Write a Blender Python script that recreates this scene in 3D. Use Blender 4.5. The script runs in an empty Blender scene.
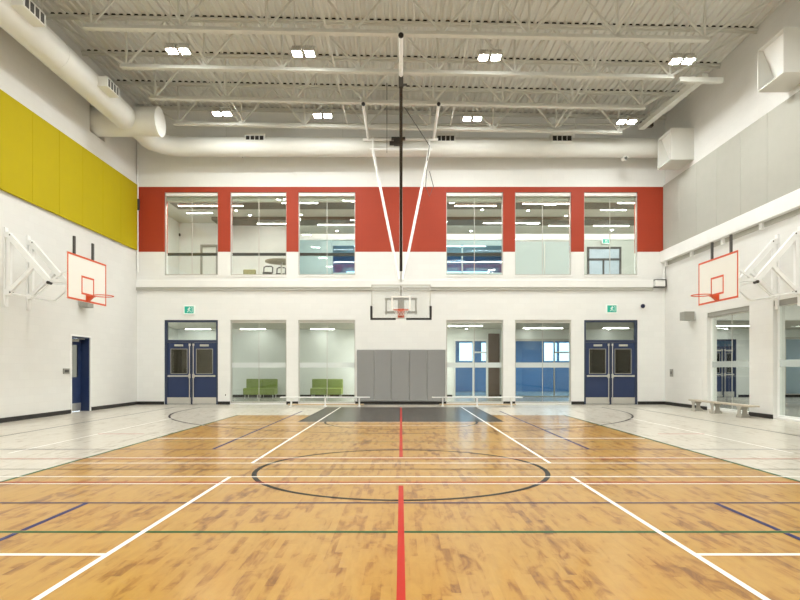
import bpy, bmesh, math, random
from mathutils import Vector, Matrix
random.seed(7)
C = bpy.context.scene.collection
PI = math.pi

# ------------------------------------------------------------------ colour / materials
def lin(c):
    c = c / 255.0
    return c / 12.92 if c <= 0.04045 else ((c + 0.055) / 1.055) ** 2.4
def rgb(r, g, b): return (lin(r), lin(g), lin(b), 1.0)

def new_mat(name):
    m = bpy.data.materials.new(name); m.use_nodes = True
    nt = m.node_tree; nt.nodes.clear()
    out = nt.nodes.new('ShaderNodeOutputMaterial')
    return m, nt, out
def N(nt, t, **kw):
    n = nt.nodes.new(t)
    for k, v in kw.items(): setattr(n, k, v)
    return n
def L(nt, a, b): nt.links.new(a, b)
def math_node(nt, op, a, b=None, c=None):
    n = N(nt, 'ShaderNodeMath', operation=op)
    for i, v in enumerate((a, b, c)):
        if v is None: continue
        if isinstance(v, (int, float)): n.inputs[i].default_value = v
        else: L(nt, v, n.inputs[i])
    return n.outputs[0]

def pm(name, col, rough=0.5, metal=0.0, var=0.06, scale=3.0, bump=0.0, bscale=40.0, spec=0.5, emit=None, estr=0.0):
    """principled with a little procedural colour and roughness variation"""
    m, nt, out = new_mat(name)
    p = N(nt, 'ShaderNodeBsdfPrincipled'); L(nt, p.outputs[0], out.inputs[0])
    p.inputs['Metallic'].default_value = metal
    p.inputs['Specular IOR Level'].default_value = spec
    tc = N(nt, 'ShaderNodeTexCoord')
    no = N(nt, 'ShaderNodeTexNoise'); no.inputs['Scale'].default_value = scale; no.inputs['Detail'].default_value = 4
    L(nt, tc.outputs['Object'], no.inputs['Vector'])
    cr = N(nt, 'ShaderNodeValToRGB')
    cr.color_ramp.elements[0].position = .3; cr.color_ramp.elements[1].position = .7
    cr.color_ramp.elements[0].color = tuple(max(0, c * (1 - var)) for c in col[:3]) + (1,)
    cr.color_ramp.elements[1].color = tuple(min(1, c * (1 + var)) for c in col[:3]) + (1,)
    L(nt, no.outputs['Fac'], cr.inputs[0]); L(nt, cr.outputs[0], p.inputs['Base Color'])
    mr = N(nt, 'ShaderNodeMapRange'); mr.inputs['To Min'].default_value = max(.02, rough - .05); mr.inputs['To Max'].default_value = min(1, rough + .05)
    L(nt, no.outputs['Fac'], mr.inputs['Value']); L(nt, mr.outputs[0], p.inputs['Roughness'])
    if bump:
        nb = N(nt, 'ShaderNodeTexNoise'); nb.inputs['Scale'].default_value = bscale
        L(nt, tc.outputs['Object'], nb.inputs['Vector'])
        b = N(nt, 'ShaderNodeBump'); b.inputs['Strength'].default_value = bump; b.inputs['Distance'].default_value = .01
        L(nt, nb.outputs['Fac'], b.inputs['Height']); L(nt, b.outputs[0], p.inputs['Normal'])
    if emit:
        p.inputs['Emission Color'].default_value = emit; p.inputs['Emission Strength'].default_value = estr
    return m

def block_mat(name, col, axis, rough=.6, mortar=.94):
    """painted concrete block: faint joints 0.4 x 0.2 m"""
    m, nt, out = new_mat(name)
    p = N(nt, 'ShaderNodeBsdfPrincipled'); L(nt, p.outputs[0], out.inputs[0])
    g = N(nt, 'ShaderNodeNewGeometry'); s = N(nt, 'ShaderNodeSeparateXYZ'); L(nt, g.outputs['Position'], s.inputs[0])
    cb = N(nt, 'ShaderNodeCombineXYZ')
    L(nt, s.outputs['X' if axis == 'x' else 'Y'], cb.inputs[0]); L(nt, s.outputs['Z'], cb.inputs[1])
    br = N(nt, 'ShaderNodeTexBrick'); L(nt, cb.outputs[0], br.inputs['Vector'])
    br.inputs['Scale'].default_value = 1; br.inputs['Brick Width'].default_value = .4; br.inputs['Row Height'].default_value = .2
    br.inputs['Mortar Size'].default_value = .004; br.inputs['Mortar Smooth'].default_value = .5
    br.inputs['Color1'].default_value = col
    br.inputs['Color2'].default_value = tuple(c * .975 for c in col[:3]) + (1,)
    br.inputs['Mortar'].default_value = tuple(c * mortar for c in col[:3]) + (1,)
    L(nt, br.outputs['Color'], p.inputs['Base Color'])
    p.inputs['Roughness'].default_value = rough
    b = N(nt, 'ShaderNodeBump'); b.inputs['Strength'].default_value = .25; b.inputs['Distance'].default_value = .004; b.invert = True
    L(nt, br.outputs['Fac'], b.inputs['Height']); L(nt, b.outputs[0], p.inputs['Normal'])
    return m

def emis(name, col, strength):
    m, nt, out = new_mat(name)
    e = N(nt, 'ShaderNodeEmission'); e.inputs[0].default_value = col; e.inputs[1].default_value = strength
    L(nt, e.outputs[0], out.inputs[0])
    return m

def glass(name, tint, ior=1.45, rough=0.0, milk=0.0, milk_col=(.9, .95, .93, 1)):
    """thin architectural pane: see-through with a Fresnel reflection"""
    m, nt, out = new_mat(name)
    t = N(nt, 'ShaderNodeBsdfTransparent'); t.inputs[0].default_value = tint
    g = N(nt, 'ShaderNodeBsdfGlossy'); g.inputs['Roughness'].default_value = rough
    tc = N(nt, 'ShaderNodeTexCoord'); no = N(nt, 'ShaderNodeTexNoise'); no.inputs['Scale'].default_value = .6
    L(nt, tc.outputs['Object'], no.inputs['Vector'])
    b = N(nt, 'ShaderNodeBump'); b.inputs['Strength'].default_value = .02; b.inputs['Distance'].default_value = .02
    L(nt, no.outputs['Fac'], b.inputs['Height']); L(nt, b.outputs[0], g.inputs['Normal'])
    f = N(nt, 'ShaderNodeFresnel'); ge = N(nt, 'ShaderNodeNewGeometry')
    mi_ = N(nt, 'ShaderNodeMapRange'); mi_.inputs['To Min'].default_value = ior; mi_.inputs['To Max'].default_value = 1 / ior
    L(nt, ge.outputs['Backfacing'], mi_.inputs['Value']); L(nt, mi_.outputs[0], f.inputs[0])
    mx = N(nt, 'ShaderNodeMixShader'); L(nt, f.outputs[0], mx.inputs[0])
    if milk:
        d = N(nt, 'ShaderNodeBsdfDiffuse'); d.inputs[0].default_value = milk_col
        tr = N(nt, 'ShaderNodeBsdfTranslucent'); tr.inputs[0].default_value = milk_col
        a = N(nt, 'ShaderNodeMixShader'); a.inputs[0].default_value = .5
        L(nt, d.outputs[0], a.inputs[1]); L(nt, tr.outputs[0], a.inputs[2])
        m2 = N(nt, 'ShaderNodeMixShader'); m2.inputs[0].default_value = milk
        L(nt, t.outputs[0], m2.inputs[1]); L(nt, a.outputs[0], m2.inputs[2])
        L(nt, m2.outputs[0], mx.inputs[1])
    else:
        L(nt, t.outputs[0], mx.inputs[1])
    L(nt, g.outputs[0], mx.inputs[2]); L(nt, mx.outputs[0], out.inputs[0])
    return m

def plank_mat(name, stops, rough=.295, spec=.25, coat=.22, width=.057, length=.42, patch=.5, grain=.04):
    """strip floor, strips along Y, each strip its own tone"""
    m, nt, out = new_mat(name)
    p = N(nt, 'ShaderNodeBsdfPrincipled'); L(nt, p.outputs[0], out.inputs[0])
    g = N(nt, 'ShaderNodeNewGeometry'); s = N(nt, 'ShaderNodeSeparateXYZ'); L(nt, g.outputs['Position'], s.inputs[0])
    x, y = s.outputs['X'], s.outputs['Y']
    i = math_node(nt, 'FLOOR', math_node(nt, 'DIVIDE', x, width))
    w1 = N(nt, 'ShaderNodeTexWhiteNoise', noise_dimensions='1D'); L(nt, i, w1.inputs['W'])
    yo = math_node(nt, 'ADD', math_node(nt, 'DIVIDE', y, length), math_node(nt, 'MULTIPLY', w1.outputs['Value'], 9.0))
    j = math_node(nt, 'FLOOR', yo)
    cb = N(nt, 'ShaderNodeCombineXYZ'); L(nt, i, cb.inputs[0]); L(nt, j, cb.inputs[1])
    w2 = N(nt, 'ShaderNodeTexWhiteNoise', noise_dimensions='3D'); L(nt, cb.outputs[0], w2.inputs['Vector'])
    # large soft patches where darker boards gather, and fine grain along the board
    mp = N(nt, 'ShaderNodeMapping'); mp.inputs['Scale'].default_value = (2.2, .7, 1); L(nt, g.outputs['Position'], mp.inputs[0])
    n1 = N(nt, 'ShaderNodeTexNoise'); n1.inputs['Scale'].default_value = 1.0; n1.inputs['Detail'].default_value = 3; L(nt, mp.outputs[0], n1.inputs['Vector'])
    mp2 = N(nt, 'ShaderNodeMapping'); mp2.inputs['Scale'].default_value = (45, 3.5, 1); L(nt, g.outputs['Position'], mp2.inputs[0])
    n2 = N(nt, 'ShaderNodeTexNoise'); n2.inputs['Scale'].default_value = 1.0; n2.inputs['Detail'].default_value = 5; L(nt, mp2.outputs[0], n2.inputs['Vector'])
    mp3 = N(nt, 'ShaderNodeMapping'); mp3.inputs['Scale'].default_value = (11, 3.4, 1); L(nt, g.outputs['Position'], mp3.inputs[0])
    n3 = N(nt, 'ShaderNodeTexNoise'); n3.inputs['Scale'].default_value = 1.0; n3.inputs['Detail'].default_value = 4; n3.inputs['Roughness'].default_value = .62; n3.inputs['Distortion'].default_value = .7; L(nt, mp3.outputs[0], n3.inputs['Vector'])
    v = math_node(nt, 'ADD', math_node(nt, 'MULTIPLY', w2.outputs['Value'], .24), -.04)
    v = math_node(nt, 'ADD', v, math_node(nt, 'MULTIPLY', n3.outputs['Fac'], .82))
    v = math_node(nt, 'ADD', v, math_node(nt, 'MULTIPLY', math_node(nt, 'SUBTRACT', n1.outputs['Fac'], .5), patch))
    v = math_node(nt, 'ADD', v, math_node(nt, 'MULTIPLY', math_node(nt, 'SUBTRACT', n2.outputs['Fac'], .5), grain * 4))
    cr = N(nt, 'ShaderNodeValToRGB'); e = cr.color_ramp.elements
    while len(e) < len(stops): e.new(.5)
    for k, (pos, col) in enumerate(stops): e[k].position = pos; e[k].color = col
    L(nt, v, cr.inputs[0]); L(nt, cr.outputs[0], p.inputs['Base Color'])
    mr = N(nt, 'ShaderNodeMapRange'); mr.inputs['To Min'].default_value = rough - .015; mr.inputs['To Max'].default_value = rough + .015
    L(nt, n1.outputs['Fac'], mr.inputs['Value']); L(nt, mr.outputs[0], p.inputs['Roughness'])
    p.inputs['Specular IOR Level'].default_value = spec
    p.inputs['Coat Weight'].default_value = coat; p.inputs['Coat Roughness'].default_value = .13; p.inputs['Coat IOR'].default_value = 1.5
    return m

M = {}
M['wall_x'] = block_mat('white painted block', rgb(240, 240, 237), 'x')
M['wall_y'] = block_mat('white painted block side shade', rgb(230, 229, 225), 'y')  # same paint as the far wall, darkened for the dimmer side walls
M['red'] = block_mat('red painted block', rgb(168, 56, 24), 'x', .6, .9)
M['white'] = pm('white paint', rgb(243, 243, 240), .5, var=.015)
M['steel_white'] = pm('white painted steel', rgb(214, 214, 206), .5, var=.03)
M['deck'] = pm('painted roof deck', rgb(220, 220, 214), .6, var=.03, scale=1.0)
M['duct'] = pm('white duct paint', rgb(226, 226, 220), .45, var=.02)
M['hang'] = pm('backstop white enamel', rgb(243, 243, 241), .35, var=.02)
M['yellow'] = pm('yellow fabric panel', rgb(184, 166, 18), .8, var=.02, bump=.1, bscale=300, spec=.2)
M['grey_panel'] = pm('grey fabric panel', rgb(181, 180, 171), .85, var=.02, bump=.1, bscale=300, spec=.2)
M['pad'] = pm('grey vinyl pad', rgb(146, 146, 145), .5, var=.02, bump=.03, bscale=200)
M['black'] = pm('black rubber', rgb(34, 30, 28), .5, var=.1)
M['dark'] = pm('dark void', rgb(30, 27, 24), .8, var=.1)
M['blue'] = pm('navy door paint', rgb(38, 54, 92), .4, var=.04)
M['blue_frame'] = pm('navy frame paint', rgb(50, 60, 84), .45, var=.04)
M['alu'] = pm('clear anodised aluminium', rgb(196, 194, 186), .4, .3, var=.03)
M['chrome'] = pm('brushed stainless', rgb(214, 212, 206), .35, .7, var=.02, scale=1)
M['grey_metal'] = pm('grey powder coat', rgb(150, 148, 140), .5, var=.04)
M['dgrey'] = pm('dark grey steel', rgb(70, 68, 64), .5, var=.06)
M['blacksteel'] = pm('black steel', rgb(38, 34, 30), .4, var=.06)
M['orange'] = pm('orange enamel', rgb(216, 90, 50), .45, var=.04)
M['board'] = pm('white backboard', rgb(240, 238, 230), .35, var=.01)
M['net'] = pm('white cord', rgb(235, 232, 226), .8)
M['green'] = pm('green upholstery', rgb(134, 150, 78), .8, var=.05, bump=.08, bscale=200)
M['bench_grey'] = pm('bench grey steel', rgb(172, 168, 158), .5, var=.05)
M['bench_wood'] = pm('bench pale wood', rgb(214, 190, 156), .45, var=.08, scale=12)
M['corr'] = pm('corridor wall paint', rgb(226, 229, 224), .6, var=.02)
M['corr_ceiling'] = pm('corridor ceiling', rgb(200, 196, 182), .8, var=.03)
M['baffle'] = pm('brown ceiling baffle', rgb(112, 103, 86), .7, var=.06)
M['conc'] = pm('grey corridor floor', rgb(170, 168, 160), .25, var=.05)
M['teal'] = pm('pale teal paint', rgb(168, 192, 194), .6, var=.03)
M['bluewall'] = pm('blue grey paint', rgb(100, 144, 192), .6, var=.04)
M['brown'] = pm('brown panel', rgb(92, 72, 58), .5, var=.06)
M['olive'] = pm('olive upholstery', rgb(128, 124, 84), .8, var=.05)
M['sign_green'] = pm('sign green', rgb(28, 158, 136), .4, var=.02, emit=rgb(28, 158, 136), estr=.2)
M['sign_white'] = pm('sign white', rgb(240, 246, 240), .4, var=.01, emit=rgb(240, 246, 240), estr=.08)
M['lens'] = emis('high bay lens', (.98, 1, .97, 1), 190)
M['bar_lens'] = emis('linear light lens', (1, .99, .95, 1), 17)
M['glass'] = glass('clear window glass', (.93, .96, .94, 1))
M['door_glass'] = glass('dark door glass', (.30, .28, .24, 1))
M['blue_glass'] = glass('blue tinted glass', (.62, .78, .88, 1), 1.55)
M['frit'] = glass('frosted band', (.9, .95, .95, 1), milk=.85, milk_col=(.95, .98, .97, 1))
M['frit_soft'] = glass('softly frosted band', (.9, .93, .93, 1), milk=.45, milk_col=(.8, .82, .8, 1))
M['frost'] = glass('frosted glass', (.85, .93, .9, 1), rough=.35, milk=.88, milk_col=(.72, .79, .76, 1))
M['bb_glass'] = glass('backboard glass', (.97, .98, .97, 1), milk=.16, milk_col=(.98, .98, .98, 1))
W_ = rgb
M['wood'] = plank_mat('maple strip floor', [(.22, W_(124, 76, 8)), (.355, W_(162, 111, 30)), (.45, W_(180, 134, 53)), (.66, W_(189, 144, 62)), (.85, W_(177, 129, 50))])
M['wood_white'] = plank_mat('whitewashed strip floor', [(.25, W_(178, 168, 150)), (.4, W_(208, 200, 185)), (.6, W_(214, 208, 195)), (.85, W_(198, 190, 177))])
M['wood_dark'] = plank_mat('charcoal stained strip floor', [(.2, W_(46, 40, 35)), (.5, W_(60, 53, 47)), (.8, W_(70, 63, 55))], spec=.1)
M['ln_white'] = pm('white court paint', rgb(244, 242, 236), .34, spec=.1, var=.02)
M['ln_black'] = pm('black court paint', rgb(26, 23, 21), .34, spec=.1, var=.05)
M['ln_red'] = pm('red court paint', rgb(188, 38, 24), .34, spec=.1, var=.03)
M['ln_green'] = pm('green court paint', rgb(12, 90, 50), .34, spec=.1, var=.04)
M['ln_blue'] = pm('blue court paint', rgb(42, 42, 100), .34, spec=.1, var=.04)
M['ln_slate'] = pm('slate court paint', rgb(60, 54, 92), .34, spec=.1, var=.04)

# ------------------------------------------------------------------ object helpers
BASE = {}
def tag(o, label=None, cat=None, group=None, kind=None):
    if label: o['label'] = label
    if cat: o['category'] = cat
    if group: o['group'] = group
    if kind: o['kind'] = kind
    return o
def thing(name, label, cat, loc=(0, 0, 0), group=None, kind=None):
    o = bpy.data.objects.new(name, None); C.objects.link(o); o.location = loc; o.empty_display_size = .1
    BASE[o] = Vector(loc)
    return tag(o, label, cat, group, kind)
def copy_tree(o, delta, label, group=None):
    r = o.copy(); C.objects.link(r); r.location = Vector(o.location) + Vector(delta); r['label'] = label
    if group: r['group'] = group
    def rec(src, dst):
        for ch in list(src.children):
            c = ch.copy(); C.objects.link(c); c.parent = dst
            rec(ch, c)
    rec(o, r)
    return r

class MB:
    def __init__(s): s.bm = bmesh.new(); s.mats = []
    def mi(s, m):
        if m not in s.mats: s.mats.append(m)
        return s.mats.index(m)
    def quad(s, pts, m=None):
        f = s.bm.faces.new([s.bm.verts.new(p) for p in pts])
        if m is not None: f.material_index = s.mi(m)
        return f
    def box(s, x0, x1, y0, y1, z0, z1, bevel=0):
        r = bmesh.ops.create_cube(s.bm, size=1, matrix=Matrix.Translation(((x0 + x1) / 2, (y0 + y1) / 2, (z0 + z1) / 2)) @ Matrix.Diagonal((abs(x1 - x0), abs(y1 - y0), abs(z1 - z0), 1)))
        if bevel:
            es = list({e for v in r['verts'] for e in v.link_edges})
            bmesh.ops.bevel(s.bm, geom=es, offset=bevel, segments=2, affect='EDGES', profile=.5)
        return s
    def bar(s, a, b, w, h=None, up=(0, 0, 1)):
        """rectangular bar from a to b"""
        a, b = Vector(a), Vector(b); h = h or w
        d = (b - a); ln = d.length; d.normalize()
        u = Vector(up)
        if abs(d.dot(u)) > .98: u = Vector((1, 0, 0)) if abs(d.x) < .9 else Vector((0, 1, 0))
        sx = d.cross(u).normalized(); uz = sx.cross(d).normalized()
        R = Matrix((sx, d, uz)).transposed().to_4x4()
        bmesh.ops.create_cube(s.bm, size=1, matrix=Matrix.Translation((a + b) / 2) @ R @ Matrix.Diagonal((w, ln, h, 1)))
        return s
    def cyl(s, a, b, r, seg=12, r2=None):
        a, b = Vector(a), Vector(b); d = b - a
        R = d.to_track_quat('Z', 'Y').to_matrix().to_4x4()
        bmesh.ops.create_cone(s.bm, cap_ends=True, segments=seg, radius1=r, radius2=r if r2 is None else r2, depth=d.length, matrix=Matrix.Translation((a + b) / 2) @ R)
        return s
    def tube(s, pts, r, seg=8, closed=False):
        pts = [Vector(p) for p in pts]; n = len(pts); rings = []
        prev = None
        for i, p in enumerate(pts):
            if closed: t = pts[(i + 1) % n] - pts[i - 1]
            else: t = pts[min(i + 1, n - 1)] - pts[max(i - 1, 0)]
            t.normalize()
            if prev is None:
                u = Vector((0, 0, 1)) if abs(t.z) < .9 else Vector((1, 0, 0))
            else: u = prev
            a = (u - t * u.dot(t)).normalized(); prev = a
            b = t.cross(a)
            rings.append([s.bm.verts.new(p + a * r * math.cos(2 * PI * k / seg) + b * r * math.sin(2 * PI * k / seg)) for k in range(seg)])
        for i in range(n if closed else n - 1):
            A, B = rings[i], rings[(i + 1) % n]
            for k in range(seg):
                s.bm.faces.new((A[k], A[(k + 1) % seg], B[(k + 1) % seg], B[k]))
        if not closed:
            s.bm.faces.new(rings[0]); s.bm.faces.new(rings[-1])
        return s
    def poly_prism(s, pts, axis_vec):
        a = [s.bm.verts.new(p) for p in pts]; v = Vector(axis_vec)
        b = [s.bm.verts.new(Vector(p) + v) for p in pts]
        s.bm.faces.new(a); s.bm.faces.new(b[::-1])
        for i in range(len(a)):
            j = (i + 1) % len(a); s.bm.faces.new((a[i], b[i], b[j], a[j]))
        return s
    def frame_xz(s, x0, x1, z0, z1, y0, y1, w, wt=None, wb=None):
        wt = w if wt is None else wt; wb = w if wb is None else wb
        s.box(x0, x0 + w, y0, y1, z0, z1); s.box(x1 - w, x1, y0, y1, z0, z1)
        s.box(x0 + w, x1 - w, y0, y1, z1 - wt, z1)
        if wb: s.box(x0 + w, x1 - w, y0, y1, z0, z0 + wb)
        return s
    def frame_yz(s, y0, y1, z0, z1, x0, x1, w, wt=None, wb=None):
        wt = w if wt is None else wt; wb = w if wb is None else wb
        s.box(x0, x1, y0, y0 + w, z0, z1); s.box(x0, x1, y1 - w, y1, z0, z1)
        s.box(x0, x1, y0 + w, y1 - w, z1 - wt, z1)
        if wb: s.box(x0, x1, y0 + w, y1 - w, z0, z0 + wb)
        return s
    def shear(s, k, x_ref=0):
        for v in s.bm.verts: v.co.z += k * (v.co.x - x_ref)
        return s
    def build(s, name, m, parent=None, smooth=False, label=None, cat=None, group=None, kind=None, base=None, recalc=True):
        if recalc: bmesh.ops.recalc_face_normals(s.bm, faces=s.bm.faces)
        b = BASE[parent] if parent else Vector(base or (0, 0, 0))
        for v in s.bm.verts: v.co -= b
        me = bpy.data.meshes.new(name); s.bm.to_mesh(me); s.bm.free()
        if m is not None: me.materials.append(m)
        for mm in s.mats: me.materials.append(mm)
        if smooth:
            for p in me.polygons: p.use_smooth = True
            try: me.set_sharp_from_angle(angle=math.radians(40))
            except Exception: pass
        o = bpy.data.objects.new(name, me); C.objects.link(o)
        if parent: o.parent = parent
        else: o.location = b
        BASE[o] = b
        return tag(o, label, cat, group, kind)

def struct(mb, name, m, label, cat, **kw):
    return mb.build(name, m, None, label=label, cat=cat, kind='structure', **kw)

def grid_wall(name, axis, t0, t1, us, vs, solid, label, mats):
    """wall slab with openings. axis 'x': runs along X, thickness t0..t1 in Y; axis 'y': runs along Y, thickness in X. solid(u,v) -> material index or None"""
    mb = MB(); mb.mats = list(mats); bm = mb.bm
    P = (lambda u, v, t: (u, t, v)) if axis == 'x' else (lambda u, v, t: (t, u, v))
    nu, nv = len(us) - 1, len(vs) - 1
    cell = [[solid((us[i] + us[i + 1]) / 2, (vs[j] + vs[j + 1]) / 2) for j in range(nv)] for i in range(nu)]
    g = lambda i, j: cell[i][j] if 0 <= i < nu and 0 <= j < nv else None
    for i in range(nu):
        for j in range(nv):
            c = cell[i][j]
            if c is None: continue
            a, b, p, q = us[i], us[i + 1], vs[j], vs[j + 1]
            def f(pts):
                fc = bm.faces.new([bm.verts.new(x) for x in pts]); fc.material_index = c
            f([P(a, p, t0), P(b, p, t0), P(b, q, t0), P(a, q, t0)])
            f([P(a, p, t1), P(a, q, t1), P(b, q, t1), P(b, p, t1)])
            if g(i - 1, j) is None: f([P(a, p, t0), P(a, q, t0), P(a, q, t1), P(a, p, t1)])
            if g(i + 1, j) is None: f([P(b, p, t0), P(b, p, t1), P(b, q, t1), P(b, q, t0)])
            if g(i, j - 1) is None: f([P(a, p, t0), P(a, p, t1), P(b, p, t1), P(b, p, t0)])
            if g(i, j + 1) is None: f([P(a, q, t0), P(b, q, t0), P(b, q, t1), P(a, q, t1)])
    bmesh.ops.remove_doubles(bm, verts=bm.verts, dist=1e-5)
    return mb.build(name, None, label=label, cat='wall', kind='structure')

# ------------------------------------------------------------------ dimensions
EYE = 1.264; F = 601.0; VX, VY = 401.0, 369.0
D = 21.4                    # far wall
HX = 9.4                    # half width
REAR = -7.0
def at(px, py, y):          # picture point at depth y
    return Vector(((px - VX) * y / F, y, EYE + (VY - py) * y / F))
SL = -0.02                  # roof falls to the right
ZD = 10.43                  # deck height at x = 0

COL = [(-8.43, -6.52), (-6.085, -4.08), (-3.66, -1.63), (1.61, 3.64), (4.06, 6.065), (6.52, 8.43)]
ZL1 = 3.01; ZU0, ZU1 = 4.60, 7.57
ZR0, ZR1 = 5.435, 7.75

# ------------------------------------------------------------------ floor with its courts
def build_floor():
    mb = MB()
    def rect(x0, x1, y0, y1, z, m): mb.quad([(x0, y0, z), (x1, y0, z), (x1, y1, z), (x0, y1, z)], m)
    rect(-HX - .3, -4.5, REAR, D + .3, 0, M['wood_white']); rect(4.5, HX + .3, REAR, D + .3, 0, M['wood_white'])
    rect(-4.5, 4.5, -1.42, 16.45, 0, M['wood'])
    rect(-4.5, 4.5, 16.45, D + .3, 0, M['wood_white']); rect(-4.5, 4.5, REAR, -1.42, 0, M['wood_white'])
    KX = 2.45
    rect(-KX, KX, 14.38, 19.85, .0006, M['wood_dark'])
    z = [.0010]
    def hl(y, x0, x1, m, w=.05): z[0] += .00004; rect(x0, x1, y - w / 2, y + w / 2, z[0], M[m])
    def vl(x, y0, y1, m, w=.05): z[0] += .00004; rect(x - w / 2, x + w / 2, y0, y1, z[0], M[m])
    def arc(cx, cy, r, a0, a1, m, w=.05, n=96):
        z[0] += .00004
        for k in range(n):
            t0 = math.radians(a0 + (a1 - a0) * k / n); t1 = math.radians(a0 + (a1 - a0) * (k + 1) / n)
            ri, ro = r - w / 2, r + w / 2
            mb.quad([(cx + ri * math.cos(t0), cy + ri * math.sin(t0), z[0]), (cx + ro * math.cos(t0), cy + ro * math.sin(t0), z[0]),
                     (cx + ro * math.cos(t1), cy + ro * math.sin(t1), z[0]), (cx + ri * math.cos(t1), cy + ri * math.sin(t1), z[0])], M[m])
    # key border
    for sx in (-1, 1): vl(sx * KX, 14.38, 19.85, 'ln_black', .05)
    hl(14.42, -KX - .05, KX + .05, 'ln_black', .05)
    hl(14.30, -4.5, 4.5, 'ln_white', .05)
    hl(13.40, -4.5, 4.5, 'ln_white', .04)
    # volleyball sides and ends, attack lines
    for sx in (-1, 1): vl(sx * 4.475, -1.42, 16.45, 'ln_green', .05)
    hl(10.42, -4.45, 4.45, 'ln_green', .03)
    hl(4.66, -HX, HX, 'ln_green', .05)
    # basketball
    for sx in (-1, 1): vl(sx * 7.5, REAR + .5, 19.85, 'ln_black', .05)
    hl(19.85, -7.5, 7.5, 'ln_black', .04)
    hl(7.58, -7.5, 7.5, 'ln_black', .03); hl(7.58, -HX, HX, 'ln_black', .03)
    arc(0, 7.58, 1.8, 0, 360, 'ln_black', .06, 160)
    arc(0, 14.36, 1.8, 180, 360, 'ln_black', .05)
    arc(0, 18.4, 6.62, 180, 360, 'ln_black', .05, 160)
    for sx in (-1, 1): vl(sx * 6.62, 18.4, 19.85, 'ln_black', .05)
    # badminton service lines
    hl(9.46, -HX, HX, 'ln_slate', .035); hl(5.67, -HX, HX, 'ln_slate', .045)
    for sx in (-1, 1):
        vl(sx * 2.96, 9.46, 18.0, 'ln_blue', .05)
        vl(sx * 2.96, 4.70, 5.67, 'ln_blue', .05); vl(sx * 2.96, -2.5, 4.62, 'ln_blue', .05)
        vl(sx * 2.0, 8.06, 19.9, 'ln_white', .044); vl(sx * 2.0, -5.0, 7.04, 'ln_white', .044)
        hl(4.09, min(sx * 2.02, sx * 8.5), max(sx * 2.02, sx * 8.5), 'ln_white', .05)
        hl(10.95, min(sx * 2.02, sx * 4.44), max(sx * 2.02, sx * 4.44), 'ln_white', .06)
        vl(sx * 5.88, 9.0, 15.5, 'ln_white', .04)
        hl(11.7, min(sx * 5.0, sx * 5.9), max(sx * 5.0, sx * 5.9), 'ln_red', .05)
    hl(8.06, -4.44, 4.44, 'ln_white', .038); hl(7.04, -HX, HX, 'ln_white', .038)
    hl(8.53, -4.44, 4.44, 'ln_white', .038); hl(8.44, -HX, HX, 'ln_red', .03)
    hl(6.70, -HX, HX, 'ln_red', .035); hl(6.61, -HX, HX, 'ln_white', .038)
    vl(0, 8.60, 19.85, 'ln_red', .05); vl(0, -5, 6.5, 'ln_red', .05)
    return struct(mb, 'floor', None, 'maple gym floor with whitewashed margins and many painted court lines', 'floor', recalc=False)
build_floor()

# ------------------------------------------------------------------ walls of the gym
def brk(vals): return sorted(set(round(v, 4) for v in vals))
xs = brk([-HX - .3, HX + .3] + [v for c in COL for v in c])
zs = brk([0, .05, ZL1, ZU0, ZR0, ZU1, ZR1, 11.0])
def back_solid(u, v):
    for k, (a, b) in enumerate(COL):
        if a < u < b:
            if ZU0 < v < ZU1: return None
            if v < ZL1 and (k in (0, 5) or v > .05): return None
    return 1 if (ZR0 < v < ZR1 and -HX < u < HX) else 0
grid_wall('wall_back', 'x', D, D + .3, xs, zs, back_solid, 'white block far wall with a broad red band across its upper windows', [M['wall_x'], M['red']])

YD0, YD1, ZDL = 17.15, 18.17, 2.21      # single door, left wall
YO0, YO1, ZO0, ZO1 = 18.16, 19.06, 8.46, 9.39
ys = brk([REAR, D, YD0, YD1, YO0, YO1]); zs = brk([0, ZDL, ZO0, ZO1, 11.0])
def left_solid(u, v):
    if YD0 < u < YD1 and v < ZDL: return None
    if YO0 < u < YO1 and ZO0 < v < ZO1: return None
    return 0
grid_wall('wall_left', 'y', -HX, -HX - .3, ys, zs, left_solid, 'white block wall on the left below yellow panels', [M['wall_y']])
RO = [(16.22, 18.46), (12.9, 15.18)]
ZRO = 2.98
ys = brk([REAR, D] + [v for c in RO for v in c]); zs = brk([0, .05, ZRO, 11.0])
def right_solid(u, v):
    for a, b in RO:
        if a < u < b and .05 < v < ZRO: return None
    return 0
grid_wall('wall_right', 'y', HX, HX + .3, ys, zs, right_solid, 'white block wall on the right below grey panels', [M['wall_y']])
struct(MB().box(-HX - .3, HX + .3, REAR - .3, REAR, 0, 11.0), 'wall_rear', M['wall_x'], 'white block wall behind the viewer', 'wall')

mb = MB(); b0, b1 = -HX - 1.2, -HX - .3  # dark box added behind the duct opening to keep daylight out
mb.quad([(b0, YO0 - .1, ZO0 - .1), (b0, YO1 + .1, ZO0 - .1), (b0, YO1 + .1, ZO1 + .1), (b0, YO0 - .1, ZO1 + .1)])
for p_, q_ in (((YO0 - .1, ZO0 - .1), (YO1 + .1, ZO0 - .1)), ((YO1 + .1, ZO0 - .1), (YO1 + .1, ZO1 + .1)), ((YO1 + .1, ZO1 + .1), (YO0 - .1, ZO1 + .1)), ((YO0 - .1, ZO1 + .1), (YO0 - .1, ZO0 - .1))):
    mb.quad([(b0, *p_), (b0, *q_), (b1, *q_), (b1, *p_)])
bmesh.ops.remove_doubles(mb.bm, verts=mb.bm.verts, dist=1e-5)
struct(mb, 'wall_sky_stop', M['dark'], 'dark box added to stop sky light behind the square opening high in the left wall', 'wall')
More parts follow.
